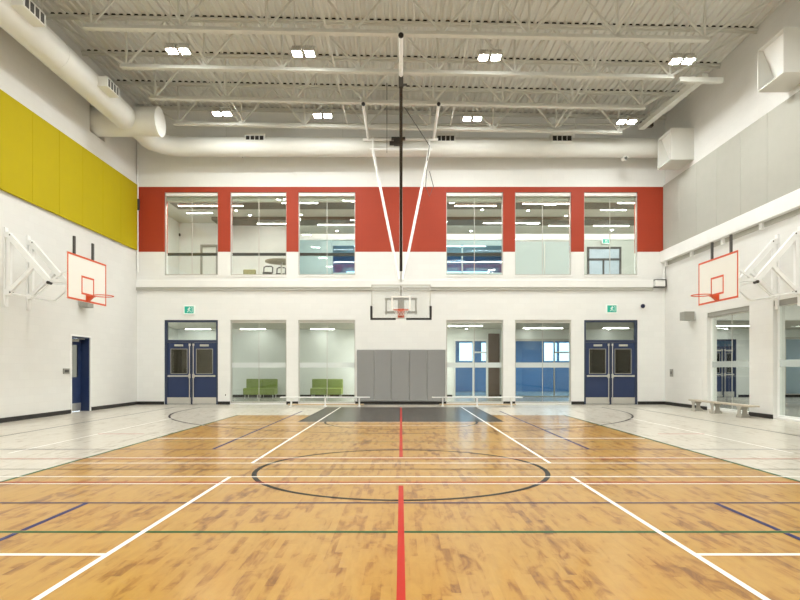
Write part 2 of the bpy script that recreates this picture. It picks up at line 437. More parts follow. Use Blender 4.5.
# roof deck, flutes along Y
def build_deck():
    mb = MB(); p = .2; prof = []
    x = -HX - .3
    while x < HX + .3:
        prof += [(x, 0), (x + .06, 0), (x + .085, .045), (x + .175, .045)]
        x += p
    prof.append((x, 0))
    a = [mb.bm.verts.new((px, REAR - .2, ZD + SL * px + dz)) for px, dz in prof]
    b = [mb.bm.verts.new((px, D + .2, ZD + SL * px + dz)) for px, dz in prof]
    for i in range(len(a) - 1): mb.bm.faces.new((a[i], a[i + 1], b[i + 1], b[i]))
    mb.box(-HX - .3, HX + .3, REAR - .2, D + .2, ZD + .32, ZD + .42)
    return struct(mb, 'ceiling', M['deck'], 'white fluted steel roof deck over the gym', 'ceiling')
build_deck()

# baseboards
mb = MB()
edges = [-HX] + [v for c in COL for v in c] + [HX]
for a, b in zip(edges[0::2], edges[1::2]):
    if a < -1.6 and b > 1.6: a, b = -1.63, 1.61
    mb.box(a, b, D - .02, D, .001, .11)
struct(mb, 'baseboard_back', M['black'], 'black rubber base along the far wall', 'baseboard')
mb = MB(); mb.box(-HX, -HX + .02, REAR, YD0 - .05, .001, .11); mb.box(-HX, -HX + .02, YD1 + .05, D - .02, .001, .11)
struct(mb, 'baseboard_left', M['black'], 'black rubber base along the left wall', 'baseboard')
mb = MB(); mb.box(HX - .02, HX, REAR, RO[1][0], .001, .11); mb.box(HX - .02, HX, RO[1][1], RO[0][0], .001, .11); mb.box(HX - .02, HX, RO[0][1], D - .02, .001, .11)
struct(mb, 'baseboard_right', M['black'], 'black rubber base along the right wall', 'baseboard')

# trims: far-wall ledge, right-wall channel
t = thing('trim_1', 'white boxed ledge running across the far wall below the upper windows', 'trim', (0, D, 4.1), kind='structure')
MB().box(-HX, 8.95, D - .11, D, 4.16, 4.42, .01).build('ledge_box', M['white'], t)
MB().box(-HX, 8.95, D - .08, D, 4.06, 4.16).build('ledge_shade_strip', M['grey_panel'], t)  # grey strip standing in for the shadow below the ledge
MB().box(8.97, 9.33, D - .2, D, 4.18, 4.40, .01).build('end_box', M['white'], t)
mb = MB(); mb.box(8.97, 9.36, D - .2, D, 4.40, 4.43); mb.box(8.97, 9.36, D - .2, D, 4.15, 4.18); mb.box(9.33, 9.36, D - .2, D, 4.18, 4.40); mb.build('end_bracket', M['dgrey'], t)
t = thing('trim_2', 'white boxed channel along the right wall under the grey panels', 'trim', (HX, 15, 5.0), kind='structure')
MB().box(HX - .17, HX, 6.0, D, 5.05, 5.45, .01).build('channel_box', M['white'], t)
mb = MB(); mb2 = MB()
y = D - .15
while y > 8:
    mb.box(HX - .02, HX, y - 1.75, y - .12, 4.92, 5.05); mb2.box(HX - .09, HX, y - .12, y, 4.88, 5.05)
    y -= 1.87
mb.build('grey_strip', M['grey_panel'], t); mb2.build('bracket', M['white'], t)  # flat grey strips under the channel, between white brackets

# ------------------------------------------------------------------ windows of the far wall
for k, (a, b) in enumerate(COL):
    # upper
    w = thing('window_%d' % (k + 1), 'upper far-wall window, %s from the left in the red band' % ['first', 'second', 'third', 'fourth', 'fifth', 'sixth'][k], 'window', ((a + b) / 2, D + .12, ZU0), kind='structure')
    MB().frame_xz(a, b, ZU0, ZU1, D + .06, D + .16, .03, .02, .05).build('window_frame', M['alu'], w)
    MB().box(a + .03, b - .03, D + .05, D + .16, ZU1 - .13, ZU1 - .02).build('head_cover', M['white'], w)
    MB().box(a + .03, b - .03, D + .17, D + .28, ZU1 - .30, ZU1 - .02).build('blind_box', M['corr_ceiling'], w)
    mid = (a + b) / 2
    MB().box(a + .036, mid - .012, D + .11, D + .118, ZU0 + .05, ZU1 - .13).build('pane', M['glass'], w)
    MB().box(mid + .012, b - .036, D + .11, D + .118, ZU0 + .05, ZU1 - .13).build('pane', M['glass'], w)
    MB().box(mid - .011, mid + .011, D + .105, D + .123, ZU0 + .05, ZU1 - .13).build('joint', M['alu'], w)
    MB().box(a, b, D - .03, D + .06, ZU0 - .05, ZU0).build('window_sill', M['white'], w)
n = 7
for k, (a, b) in enumerate(COL):
    if k in (0, 5): continue
    w = thing('window_%d' % n, 'tall ground-floor window in the far wall, %s from the left' % ['', 'first', 'second', 'third', 'fourth'][k], 'window', ((a + b) / 2, D + .12, .05), kind='structure'); n += 1
    MB().frame_xz(a, b, .05, ZL1, D + .06, D + .16, .035, .10, .05).build('window_frame', M['alu'], w)
    mid = (a + b) / 2
    for x0, x1 in ((a + .036, mid - .01), (mid + .01, b - .036)):
        MB().box(x0, x1, D + .11, D + .118, .10, ZL1 - .10).build('pane', M['glass'], w)
        MB().box(x0, x1, D + .100, D + .108, 1.315, 1.495).build('frosted_band', M['frit'], w)
    MB().box(mid - .009, mid + .009, D + .105, D + .123, .10, ZL1 - .10).build('joint', M['alu'], w)
for k, (a, b) in enumerate(RO):
    w = thing('window_%d' % n, 'tall window in the right wall, %s' % ['behind the grey bench', 'at the right edge of the picture'][k], 'window', (HX + .15, (a + b) / 2, .05), kind='structure'); n += 1
    MB().frame_yz(a, b, .05, ZRO - .13, HX + .11, HX + .20, .03, .02, .05).build('window_frame', M['white'], w)
    MB().box(HX + .02, HX + .20, a, b, ZRO - .13, ZRO).build('head_cover', M['grey_metal'], w)
    mid = (a + b) / 2
    for y0, y1 in ((a + .036, mid - .01), (mid + .01, b - .036)):
        MB().box(HX + .15, HX + .158, y0, y1, .10, ZRO - .13).build('pane', M['glass'], w)
        MB().box(HX + .140, HX + .148, y0, y1, 1.315, 1.495).build('frosted_band', M['frit_soft'], w)
    MB().box(HX + .145, HX + .163, mid - .009, mid + .009, .10, ZRO - .13).build('joint', M['alu'], w)

# ------------------------------------------------------------------ doors
def double_door(idx, a, b, y, label, top=ZL1, head=2.21, transom=True, facing=-1):
    d = thing('door_%d' % idx, label, 'door', ((a + b) / 2, y, 0), kind='structure')
    fr = MB().frame_xz(a, b, 0, top, y - .02, y + .12, .075, .075, 0)
    fr.box(a + .075, b - .075, y - .02, y + .12, head, head + .09)
    mid = (a + b) / 2
    fr.box(mid - .03, mid + .03, y, y + .10, 0, head)
    fr.build('door_frame', M['blue_frame'], d)
    if transom and top - head > .3:
        MB().box(a + .076, b - .076, y + .05, y + .058, head + .09, top - .076).build('transom_pane', M['glass'], d)
    for s in (-1, 1):
        x0, x1 = (a + .078, mid - .033) if s < 0 else (mid + .033, b - .078)
        gx0, gx1 = x0 + .13, x1 - .13
        lm = MB()
        lm.box(x0, gx0, y + .01, y + .055, .012, head - .006); lm.box(gx1, x1, y + .01, y + .055, .012, head - .006)
        lm.box(gx0, gx1, y + .01, y + .055, .012, 1.10); lm.box(gx0, gx1, y + .01, y + .055, 1.98, head - .006)
        leaf = lm.build('door_leaf', M['blue'], d)
        MB().box(gx0, gx1, y + .03, y + .036, 1.10, 1.98).build('door_pane', M['door_glass'], leaf)
        MB().frame_xz(gx0 - .01, gx1 + .01, 1.09, 1.99, y + .002, y + .012, .022).build('glazing_bead', M['grey_metal'], leaf)
        pb = MB().box(x0 + .03, x1 - .02, y - .05, y - .02, .99, 1.04, .006); 
        pb.box(x0 + .05, x0 + .10, y - .03, y + .012, .985, 1.045); pb.box(x1 - .10, x1 - .05, y - .03, y + .012, .985, 1.045)
        pb.build('panic_bar', M['chrome'], leaf)
        ix = x1 - .035 if s < 0 else x0 + .035
        MB().cyl((ix, y - .03, .05), (ix, y - .03, head - .06), .016).box(ix - .03, ix + .03, y - .05, y + .012, .94, 1.09).box(ix - .025, ix + .025, y - .045, y + .012, head - .12, head - .04).box(ix - .025, ix + .025, y - .045, y + .012, .02, .10).build('vertical_rod', M['chrome'], leaf)
        MB().box(x0, x1, y + .004, y + .0105, .02, .25).build('kick_plate', M['chrome'], leaf)
        cx = (gx0 + gx1) / 2
        MB().box(cx - .15, cx + .15, y - .05, y + .012, head - .14, head - .07, .008).build('door_closer', M['alu'], leaf)
    return d
double_door(1, *COL[0], D + .06, 'navy double door with steel panic bars at the left of the far wall')
double_door(2, *COL[5], D + .06, 'navy double door with steel panic bars at the right of the far wall')

d = thing('door_3', 'single navy door set back in a recess in the left wall', 'door', (-HX, (YD0 + YD1) / 2, 0), kind='structure')
mb = MB(); mb.frame_yz(YD0, YD1, 0, ZDL, -HX - .29, -HX - .02, .035, .035, 0); mb.build('door_frame', M['blue'], d)
xl = -HX - .26
lm = MB(); y0, y1 = YD0 + .037, YD1 - .037
gy0, gy1 = y0 + .15, y1 - .15
lm.box(xl - .045, xl, y0, gy0, .01, ZDL - .04); lm.box(xl - .045, xl, gy1, y1, .01, ZDL - .04); lm.box(xl - .045, xl, gy0, gy1, .01, 1.02); lm.box(xl - .045, xl, gy0, gy1, 1.98, ZDL - .04)
leaf = lm.build('door_leaf', M['blue'], d)
MB().box(xl - .025, xl - .019, gy0, gy1, 1.02, 1.98).build('door_pane', M['door_glass'], leaf)
MB().box(xl, xl + .004, y0, y1, .02, .25).build('kick_plate', M['chrome'], leaf)
MB().box(xl, xl + .06, y1 - .55, y1 - .2, ZDL - .14, ZDL - .07, .008).bar((xl + .05, y1 - .4, ZDL - .06), (xl + .18, y1 - .12, ZDL - .05), .02).build('door_closer', M['alu'], leaf)
MB().cyl((xl, y0 + .07, 1.0), (xl + .06, y0 + .07, 1.0), .015).cyl((xl + .055, y0 + .07, 1.0), (xl + .055, y0 + .19, 1.0), .011).build('door_handle', M['chrome'], leaf)
mb = MB(); mb.frame_yz(YD0 - .05, YD1 + .05, 0, ZDL + .05, -HX, -HX + .012, .05, .05, 0); mb.build('door_casing', M['white'], d)

# ------------------------------------------------------------------ roof joists
JY = [14.05, 15.88, 17.72, 19.56]
ZB = EYE + 7.8
def comb(y0, y1):
    mb = MB(); up = []; x = -HX - .3
    while x < HX + .1:
        if x + .06 > -HX and x + .195 < HX:
            up += [(x + .068, ZD + .002), (x + .087, ZD + .043), (x + .173, ZD + .043), (x + .192, ZD + .002)]
        x += .2
    bot = [(HX - .02, ZD + .002), (HX - .02, ZD - .006), (-HX + .02, ZD - .006), (-HX + .02, ZD + .002)]
    mb.poly_prism([(a, y0, b) for a, b in up + bot], (0, y1 - y0, 0))
    return mb.shear(SL)
def joist():
    y = JY[0]
    t = thing('roof_joist', 'white open-web steel roof joist nearest the viewer of the four whose lower chords show', 'roof joist', (0, y, ZB), group='open-web roof joists')
    top = ZD - .005
    MB().box(-HX, HX, y - .07, y + .07, top - .05, top).box(-HX, HX, y - .015, y + .015, top - .11, top - .05).shear(SL).build('top_chord', M['steel_white'], t)
    MB().box(-7.4, 7.2, y - .075, y + .075, ZB, ZB + .035).box(-7.4, 7.2, y - .02, y + .02, ZB + .035, ZB + .11).shear(SL).build('bottom_chord', M['steel_white'], t)
    nodes = [-7.25 + 2.05 * k for k in range(8)]
    zt, zb = top - .09, ZB + .07
    segs = []
    segs.append(((-9.2, zt), (-7.25, zb))); segs.append(((9.1, zt), (7.1, zb)))
    for i, x in enumerate(nodes):
        if i < 7:
            mx = x + 1.025; segs.append(((x, zb), (mx, zt))); segs.append(((mx, zt), (x + 2.05, zb)))
        segs.append(((x, zb), (x, zt)))
    for (xa, za), (xb, zb_) in segs:
        MB().bar((xa, y, za + SL * xa), (xb, y, zb_ + SL * xb), .05, .05, up=(0, 1, 0)).build('web_member', M['steel_white'], t)
    comb(y - .06, y - .045).build('flute_shade', M['dark'], t)  # dark teeth stand in for the shade inside the deck flutes
    return t
j0 = joist()
copy_tree(j0, (0, JY[1] - JY[0], 0), 'white open-web steel roof joist second from the viewer, behind the nearer lamps')
copy_tree(j0, (0, JY[2] - JY[0], 0), 'white open-web steel roof joist third from the viewer, before the farther lamps')
copy_tree(j0, (0, JY[3] - JY[0], 0), 'white open-web steel roof joist farthest from the viewer, before the far duct')
for k in range(1, 11):
    copy_tree(j0, (0, -1.835 * k, 0), 'white open-web steel roof joist beyond the top edge of the picture', 'roof joists out of frame')
# dark teeth in place of flute shade where the deck meets the far wall
mb = comb(D - .03, D - .005); struct(mb, 'trim_3', M['dark'], 'dark dashes standing for shaded deck flutes along the top of the far wall', 'trim')
mb = MB().box(-HX, HX, D - .12, D, ZD - .12, ZD - .005); mb.shear(SL)
struct(mb, 'trim_4', M['steel_white'], 'white steel angle carrying the deck along the far wall', 'trim')
# bridging rods
for x, lab in ((-5.1, 'thin white bridging rod across the joists at far left'), (-1.75, 'thin white bridging rod across the joists left of the basket'), (1.6, 'thin white bridging rod across the joists right of the basket'), (5.0, 'thin white bridging rod across the joists at far right')):
    mb = MB().bar((x, 0, ZB + .13 + SL * x), (x, 19.75, ZB + .13 + SL * x), .035)
    mb.build('bridging_rod', M['steel_white'], label=lab, cat='rod', group='joist bridging rods', base=(x, 15, ZB))

# ------------------------------------------------------------------ high-bay lamps
LX = [-5.55, -2.43, 2.21, 7.0]; LY = [14.97, 18.64]; ZLAMP = EYE + 7.79
def lamp():
    x, y, z = LX[0], LY[0], ZLAMP + SL * LX[0]
    t = thing('high_bay_lamp', '', 'lamp', (x, y, z), group='twin high-bay lamps')
    for s in (-1, 1):
        cx = x + s * .16
        h = MB().box(cx - .13, cx + .13, y - .16, y + .16, z + .012, z + .10, .015).build('lamp_head', M['alu'], t)
        MB().box(cx - .10, cx + .10, y - .12, y + .12, z, z + .012).build('lens', M['lens'], h)
        f = MB()
        for q in range(5): f.box(cx - .10 + q * .045, cx - .08 + q * .045, y - .12, y + .12, z + .10, z + .16)
        f.build('heat_sink', M['alu'], h)
    MB().box(x - .3, x + .3, y - .03, y + .03, z + .16, z + .20).build('mounting_bar', M['steel_white'], t)
    for s in (-1, 1): MB().cyl((x + s * .22, y, z + .19), (x + s * .22, y, ZD + SL * x), .012, 8).build('hanger_rod', M['steel_white'], t)
    return t
l0 = lamp()
words = ['far left', 'left of the basket', 'right of the basket', 'far right']
for r in range(2):
    for k in range(4):
        lab = 'lit twin-head high-bay lamp in the %s row, %s' % (['nearer', 'farther'][r], words[k])
        if r == 0 and k == 0: l0['label'] = lab
        else: copy_tree(l0, (LX[k] - LX[0], LY[r] - LY[0], SL * (LX[k] - LX[0])), lab)
# the remaining rows of the same lamps, nearer than the picture's top edge
for y in (11.3, 7.63, 3.96, .29, -3.4):
    for x in LX:
        ld = bpy.data.lights.new('high_bay_light', 'AREA'); ld.shape = 'RECTANGLE'; ld.size = .5; ld.size_y = .24
        ld.energy = 0.0; ld.color = (.98, 1, .97)
        lo = bpy.data.objects.new('high_bay_light', ld); C.objects.link(lo); lo.location = (x, y, ZLAMP + SL * x)
        ld['gym'] = 1

# ------------------------------------------------------------------ ducts
DZ = EYE + 7.65
t = thing('round_duct', 'big white round duct along the left wall turning across the far wall', 'duct', (-8.4, 18.6, DZ))
MB().cyl((-8.4, 5.0, DZ), (-8.4, 18.3, DZ), .36, 32).build('side_run', M['duct'], t, smooth=True)
mb = MB().cyl((-HX - .25, 18.61, DZ), (-7.50, 18.61, DZ), .43, 32); mb.cyl((-7.51, 18.61, DZ), (-7.45, 18.61, DZ), .445, 32, .445)
mb.build('header', M['duct'], t, smooth=True)
RD = .32; YB = 20.66; XB = -7.55
pts = [(-8.35, 18.75, DZ), (-8.35, 19.5, DZ)] + [(-8.35 + .95 * (1 - math.cos(a)), 19.6 + .95 * math.sin(a), DZ - .05) for a in [PI / 2 * q / 10 for q in range(1, 11)]] + [(9.0, YB, DZ - .05)]
MB().tube(pts, RD, 28).build('far_run', M['duct'], t, smooth=True)
for y in (14.6, 12.0, 9.4): MB().cyl((-8.4, y - .02, DZ), (-8.4, y + .02, DZ), .366, 32).build('seam_ring', M['duct'], t, smooth=True)
for x in (-5.5, -1.5, 2.5, 6.5): MB().cyl((x - .02, YB, DZ - .05), (x + .02, YB, DZ - .05), RD + .006, 28).build('seam_ring', M['duct'], t, smooth=True)
def side_grille(y0, y1):
    g = MB().box(-8.12, -7.80, y0, y1, DZ - .14, DZ + .12).build('grille_box', M['duct'], t)
    n_ = 4; w = (y1 - y0 - .08) / n_
    for q in range(n_): MB().box(-7.805, -7.792, y0 + .04 + q * w + .03, y0 + .04 + (q + 1) * w - .03, DZ - .11, DZ + .09).build('grille_slot', M['dgrey'], g)
side_grille(12.4, 13.2); side_grille(15.95, 16.65)
for x0, x1 in ((-5.28, -4.60), (1.18, 1.84), (5.08, 5.80)):
    yf = YB - .37
    g = MB().box(x0, x1, yf, YB, DZ - .02, DZ + .31).build('grille_box', M['duct'], t)
    w = (x1 - x0 - .06) / 4
    for q in range(4): MB().box(x0 + .03 + q * w + .015, x0 + .03 + (q + 1) * w - .015, yf - .012, yf + .005, DZ + .06, DZ + .22).build('grille_slot', M['dark'], g)
# duct straps to the roof
for y in (7.0, 10.5, 14.05): MB().bar((-8.4, y, DZ + .3), (-8.4, y, ZD + .15), .03, .01).build('hanger_strap', M['steel_white'], t)
for x in (-6, -2, 2, 6): MB().bar((x, YB, DZ + .2), (x, YB, ZD - .02 * x), .03, .01).build('hanger_strap', M['steel_white'], t)

# box air terminals on the right wall
def air_box(y0, label):
    y1 = y0 + 1.0; x0 = 8.66; z0, z1 = EYE + 6.72, EYE + 7.74
    t = thing('air_box', label, 'air box', (HX, y0 + .5, z0), group='wall air boxes')
    w = .025
    mb = MB().box(x0, HX, y0, y0 + w, z0, z1).box(x0, HX, y1 - w, y1, z0, z1).box(x0, HX, y0 + w, y1 - w, z0, z0 + w).box(x0, HX, y0 + w, y1 - w, z1 - w, z1)
    mb.build('box_shell', M['duct'], t)
    MB().poly_prism([(x0 + .12, y0 + w, z1 - w), (x0 + .5, y0 + w, z0 + w), (HX - .02, y0 + w, z0 + w), (HX - .02, y0 + w, z1 - w)], (0, 1.0 - 2 * w, 0)).build('deflector', M['white'], t)
air_box(13.6, 'large white box air outlet high on the right wall at the picture edge')
air_box(19.28, 'white box air outlet high on the right wall at the far corner')
# smaller overhead runs at right
t = thing('rectangular_duct', 'white rectangular duct run under the roof along the right side', 'duct', (8.1, 18, EYE + 8))
MB().bar((8.3, 16.4, EYE + 8.0), (7.95, 19.9, EYE + 8.0), .2, .15).build('duct_run', M['steel_white'], t)
MB().bar((7.35, 15.9, EYE + 7.65), (8.5, 15.9, EYE + 7.63), .12, .12).build('branch_bar', M['steel_white'], t)
for y in (17.0, 19.2): MB().bar((8.2, y, EYE + 8.1), (8.2, y, ZD - .16), .03, .01).build('hanger_strap', M['steel_white'], t)
mb = MB().cyl((-7.5, 20.9, EYE + 8.5), (8.3, 20.9, EYE + 8.5), .045, 12)
p_ = mb.build('sprinkler_pipe', M['steel_white'], label='thin white pipe running across just above the far duct', cat='pipe', base=(0, 20.9, EYE + 8.5), smooth=True)
mb = MB().box(8.3, 8.75, 20.82, 20.98, EYE + 8.42, EYE + 8.58); mb.build('pipe_end_box', M['dgrey'], p_)

# ------------------------------------------------------------------ wall panels and pads
def yz_panel(name, side, y0, y1, z0, z1, th, m, label, cat, group):
    x0, x1 = (-HX + .022, -HX + th + .02) if side < 0 else (HX - th - .02, HX - .022)
    return MB().box(x0, x1, y0 + .004, y1 - .004, z0, z1, .006).build(name, m, label=label, cat=cat, group=group, base=((x0 + x1) / 2, (y0 + y1) / 2, z0))
ordn = ['first', 'second', 'third', 'fourth', 'fifth', 'sixth', 'seventh', 'eighth']
e = [D - .15, 20.0, 18.8, 17.6, 16.4, 15.2, 14.0, 12.8]
for k in range(7):
    yz_panel('acoustic_panel', -1, e[k + 1], e[k], 5.46, 7.78, .06, M['yellow'], 'yellow acoustic panel on the left wall, %s from the far corner' % ordn[k], 'wall panel', 'yellow acoustic panels')
e = [D - .02, 20.15, 18.95, 17.75, 16.5, 15.3, 14.05, 12.8]
for k in range(7):
    yz_panel('acoustic_panel', 1, e[k + 1], e[k], 5.46, 7.78, .06, M['grey_panel'], 'grey acoustic panel on the right wall, %s from the far corner' % ordn[k], 'wall panel', 'grey acoustic panels')
px = [357, 374.3, 391.4, 409.4, 427, 445.4]
for k in range(5):
    x0, x1 = (px[k] - VX) * D / F, (px[k + 1] - VX) * D / F
    pad = MB().box(x0 + .003, x1 - .003, D - .06, D - .001, .12, 1.95, .012).build('wall_pad', M['pad'], label='grey vinyl wall pad under the far basket, %s from the left' % ordn[k], cat='wall pad', group='grey wall pads', base=((x0 + x1) / 2, D, .12))

# ------------------------------------------------------------------ far basket, hung from the roof
YBd = 18.55
t = thing('basketball_hoop', 'ceiling-hung basketball hoop with glass backboard in front of the far wall', 'basketball hoop', (0, YBd, 2.8))
zb0, zb1 = 2.81, 3.87; bw = .915
bd = MB().box(-bw, bw, YBd, YBd + .015, zb0, zb1).build('backboard', M['bb_glass'], t)
MB().frame_xz(-bw, bw, zb0, zb1, YBd - .006, YBd + .03, .03).build('board_frame', M['alu'], bd)
MB().frame_xz(-.30, .30, 3.06, 3.52, YBd - .004, YBd - .001, .05).build('target_square', M['ln_white'], bd)
mb = MB(); mb.box(-bw - .03, -.16, YBd - .035, YBd + .045, zb0 - .03, zb0 + .03, .01); mb.box(.16, bw + .03, YBd - .035, YBd + .045, zb0 - .03, zb0 + .03, .01)
for s in (-1, 1): mb.box(s * bw - .035, s * bw + .035, YBd - .035, YBd + .045, zb0 + .03, zb0 + .40, .01)
mb.build('edge_padding', M['black'], bd)
RZ = 3.05; ry = YBd - .15 - .23
rim = MB().tube([(.23 * math.cos(a), ry + .23 * math.sin(a), RZ) for a in [2 * PI * q / 40 for q in range(40)]], .011, 8, True).build('rim', M['orange'], t, smooth=True)
mb = MB().box(-.10, .10, YBd - .012, YBd - .006, RZ - .20, RZ + .06).box(-.07, .07, YBd - .17, YBd - .01, RZ - .03, RZ - .005)
mb.poly_prism([(-.05, YBd - .012, RZ - .18), (-.05, YBd - .012, RZ - .02), (-.05, YBd - .16, RZ - .02)], (.10, 0, 0))
mb.build('rim_bracket', M['orange'], rim)
def net(parent, cx, cy, seg=12, drop=.3, col=None):
    m = MB()
    for q in range(seg):
        for dr in (-1, 1):
            a0 = 2 * PI * q / seg; pts = []
            for u in range(5):
                v = u / 4; r = .225 - .10 * v; a = a0 + dr * v * .8
                pts.append((cx + r * math.cos(a), cy + r * math.sin(a), RZ - .01 - drop * v))
            m.tube(pts, .004, 4)
    m.build('net', M['net'], parent)
net(rim, 0, ry, drop=.17)
# steel behind the glass
mb = MB()
for s in (-1, 1): mb.box(s * .46 - .025, s * .46 + .025, YBd + .03, YBd + .08, 2.95, 3.45); mb.cyl((s * .46, YBd - .01, 3.02), (s * .46, YBd + .09, 3.02), .045, 10)
mb.box(-.5, .5, YBd + .03, YBd + .08, 2.98, 3.05); mb.box(-.5, .5, YBd + .08, YBd + .13, 3.40, 3.47); mb.box(-.10, .10, YBd + .03, YBd + .13, 2.98, 3.47)
mb.box(-.03, .03, YBd + .08, YBd + .13, 2.98, 3.85)
mb.build('board_bracket', M['grey_metal'], t)
zc = EYE + 7.75
MB().bar((0, YBd + .14, 3.0), (0, 19.9, EYE + 7.3), .10).build('mast', M['hang'], t)
for s in (-1, 1):
    MB().bar((s * .95, 20.12, EYE + 7.35), (s * .06, YBd + .25, 4.05), .062).build('side_brace', M['hang'], t)
    MB().cyl((s * 1.10, 17.55, ZB - .07), (s * 1.10, 20.25, ZB - .07), .045).build('roof_pipe', M['hang'], t)
    MB().cyl((s * 1.10, 17.52, ZB - .07), (s * 1.10, 17.56, ZB - .07), .055).build('pipe_cap', M['black'], t)
MB().cyl((-1.28, 20.15, EYE + 7.70), (1.24, 20.15, EYE + 7.70), .045).build('cross_pipe', M['hang'], t)
MB().cyl((-1.05, 20.12, EYE + 7.35), (1.05, 20.12, EYE + 7.35), .04).build('hinge_pipe', M['hang'], t)
for s in (-1, 1): MB().bar((s * .95, 20.13, EYE + 7.75), (s * .95, 20.13, EYE + 7.25), .09, .05).build('hinge_hanger', M['hang'], t)
mb = MB().cyl((0, 13.95, ZB - .06), (0, 16.2, ZB - .06), .055); mb.build('front_roof_pipe', M['hang'], t)
MB().cyl((0, 13.92, ZB - .06), (0, 13.96, ZB - .06), .062).build('pipe_cap', M['black'], t)
MB().bar((0, 15.9, ZB - .30), (0, YBd - .05, EYE + (369 - 271) * YBd / F), .085).build('front_brace', M['blacksteel'], t)
MB().box(-.06, .06, 15.82, 15.98, ZB - .34, ZB - .06).box(.02, .16, 15.85, 15.92, ZB - .30, ZB - .27).build('brace_hanger', M['dgrey'], t)
MB().bar((0, YBd - .05, EYE + (369 - 271) * YBd / F), (0, YBd + .25, 4.0), .05).build('brace_link', M['hang'], t)
mb = MB().box(-.32, .14, 19.98, 20.1, EYE + 7.64, EYE + 7.72).cyl((-.38, 20.02, EYE + 7.52), (-.05, 20.02, EYE + 7.52), .07, 14).box(-.24, .06, 19.96, 20.08, EYE + 7.44, EYE + 7.64)
mb.build('winch', M['blacksteel'], t)
MB().tube([(.1, 17.9, ZB), (.5, 18.6, ZB - .3), (.92, 19.5, ZB - .55), (.88, 20.0, ZB - .9), (.82, 20.05, ZB - 1.7), (.95, 20.05, ZB - 2.05), (1.08, 20.05, ZB - 1.7), (.95, 20.05, ZB - 1.2)], .012, 6).build('cable', M['dgrey'], t, smooth=True)
MB().cyl((-.45, 19.2, ZB + .05), (-.45, 19.2, ZD - .03), .012, 6).cyl((-.45, 19.2, ZB - .9), (-.45, 19.2, ZB + .05), .008, 6).build('drop_rod', M['dgrey'], t)

# ------------------------------------------------------------------ side baskets on folding wall frames
def side_hoop(s, label):
    yc = 14.70 if s < 0 else 14.56
    X = lambda u: s * (HX - u)
    t = thing('wall_basketball_hoop', label, 'basketball hoop', (s * HX, yc, 2.9), group='side-wall hoops')
    xb = 1.74; z0, z1 = 2.89, 3.97
    def bx(mb, u0, u1, y0, y1, za, zb, bv=0): return mb.box(min(X(u0), X(u1)), max(X(u0), X(u1)), y0, y1, za, zb, bv)
    bd = bx(MB(), xb - .03, xb, yc - .91, yc + .91, z0, z1, .004).build('backboard', M['board'], t)
    mb = MB(); xa, xc = sorted((X(xb), X(xb + .004)))
    mb.frame_yz(yc - .91, yc + .91, z0, z1, xa, xc, .045).build('board_border', M['orange'], bd)
    mb = MB(); mb.frame_yz(yc - .295, yc + .295, 3.06, 3.51, xa, xc, .045).build('target_square', M['orange'], bd)
    rx = X(xb + .15 + .23)
    rim = MB().tube([(rx + .23 * math.cos(a), yc + .23 * math.sin(a), RZ) for a in [2 * PI * q / 40 for q in range(40)]], .012, 8, True).build('rim', M['orange'], t, smooth=True)
    mb = bx(MB(), xb + .005, xb + .012, yc - .10, yc + .10, RZ - .16, RZ + .05); bx(mb, xb + .01, xb + .16, yc - .06, yc + .06, RZ - .03, RZ - .005)
    mb.poly_prism([(X(xb + .01), yc - .05, RZ - .14), (X(xb + .01), yc - .05, RZ - .02), (X(xb + .15), yc - .05, RZ - .02)], (0, .10, 0))
    mb.build('rim_bracket', M['orange'], rim)
    for k, y in enumerate((yc - .43, yc + .43)):
        bx(MB(), 1.60, 1.68, y - .03, y + .03, 3.0, 3.97).build('board_mast', M['hang'], t)
        bx(MB(), 1.62, 1.66, y - .035, y + .035, 3.97, 4.42).build('mast_extension', M['dgrey'], t)
        bx(MB(), 0, .04, y - .06, y + .06, 2.75, 4.62).build('wall_rail', M['hang'], t)
        MB().bar((X(.1), y, 3.05), (X(.1), y, 4.48), .09).build('upright', M['hang'], t)
        for za in (4.38, 3.02): bx(MB(), .04, .14, y - .08, y + .08, za, za + .12).build('wall_bracket', M['hang'], t)
        MB().bar((X(.1), y, 4.44), (X(1.06), y, 3.34), .12).build('diagonal_arm', M['hang'], t)
        MB().bar((X(.1), y, 3.10), (X(.72), y, 3.74), .08).build('strut', M['hang'], t)
        MB().bar((X(1.0), y, 3.36), (X(1.64), y, 3.36), .07).bar((X(1.1), y, 3.36), (X(1.62), y, 3.72), .045).build('head_arm', M['hang'], t)
        MB().tube([(X(.1), y, 3.07), (X(.62), y, 2.98), (X(.72), y, 2.99), (X(1.04), y, 3.28)], .022, 8).build('tie_rod', M['hang'], t)
        mb = MB().cyl((X(1.05), y - .07, 3.31), (X(1.05), y + .07, 3.31), .038, 12); mb.build('pivot', M['blacksteel'] if k == 0 else M['grey_metal'], t)
        for zz in (4.44, 3.08):
            for dy in (-.06, .06): MB().cyl((X(.13), y + dy, zz), (X(.16), y + dy, zz), .018, 8).build('bolt', M['dgrey'], t)
    for u, z in ((1.0, 3.36), (1.64, 3.30), (1.64, 3.8)):
        MB().bar((X(u), yc - .45, z), (X(u), yc + .45, z), .06).build('cross_tube', M['hang'], t)
    return t
side_hoop(-1, 'orange-bordered basketball hoop on a folding frame on the left wall')
side_hoop(1, 'orange-bordered basketball hoop on a folding frame on the right wall')

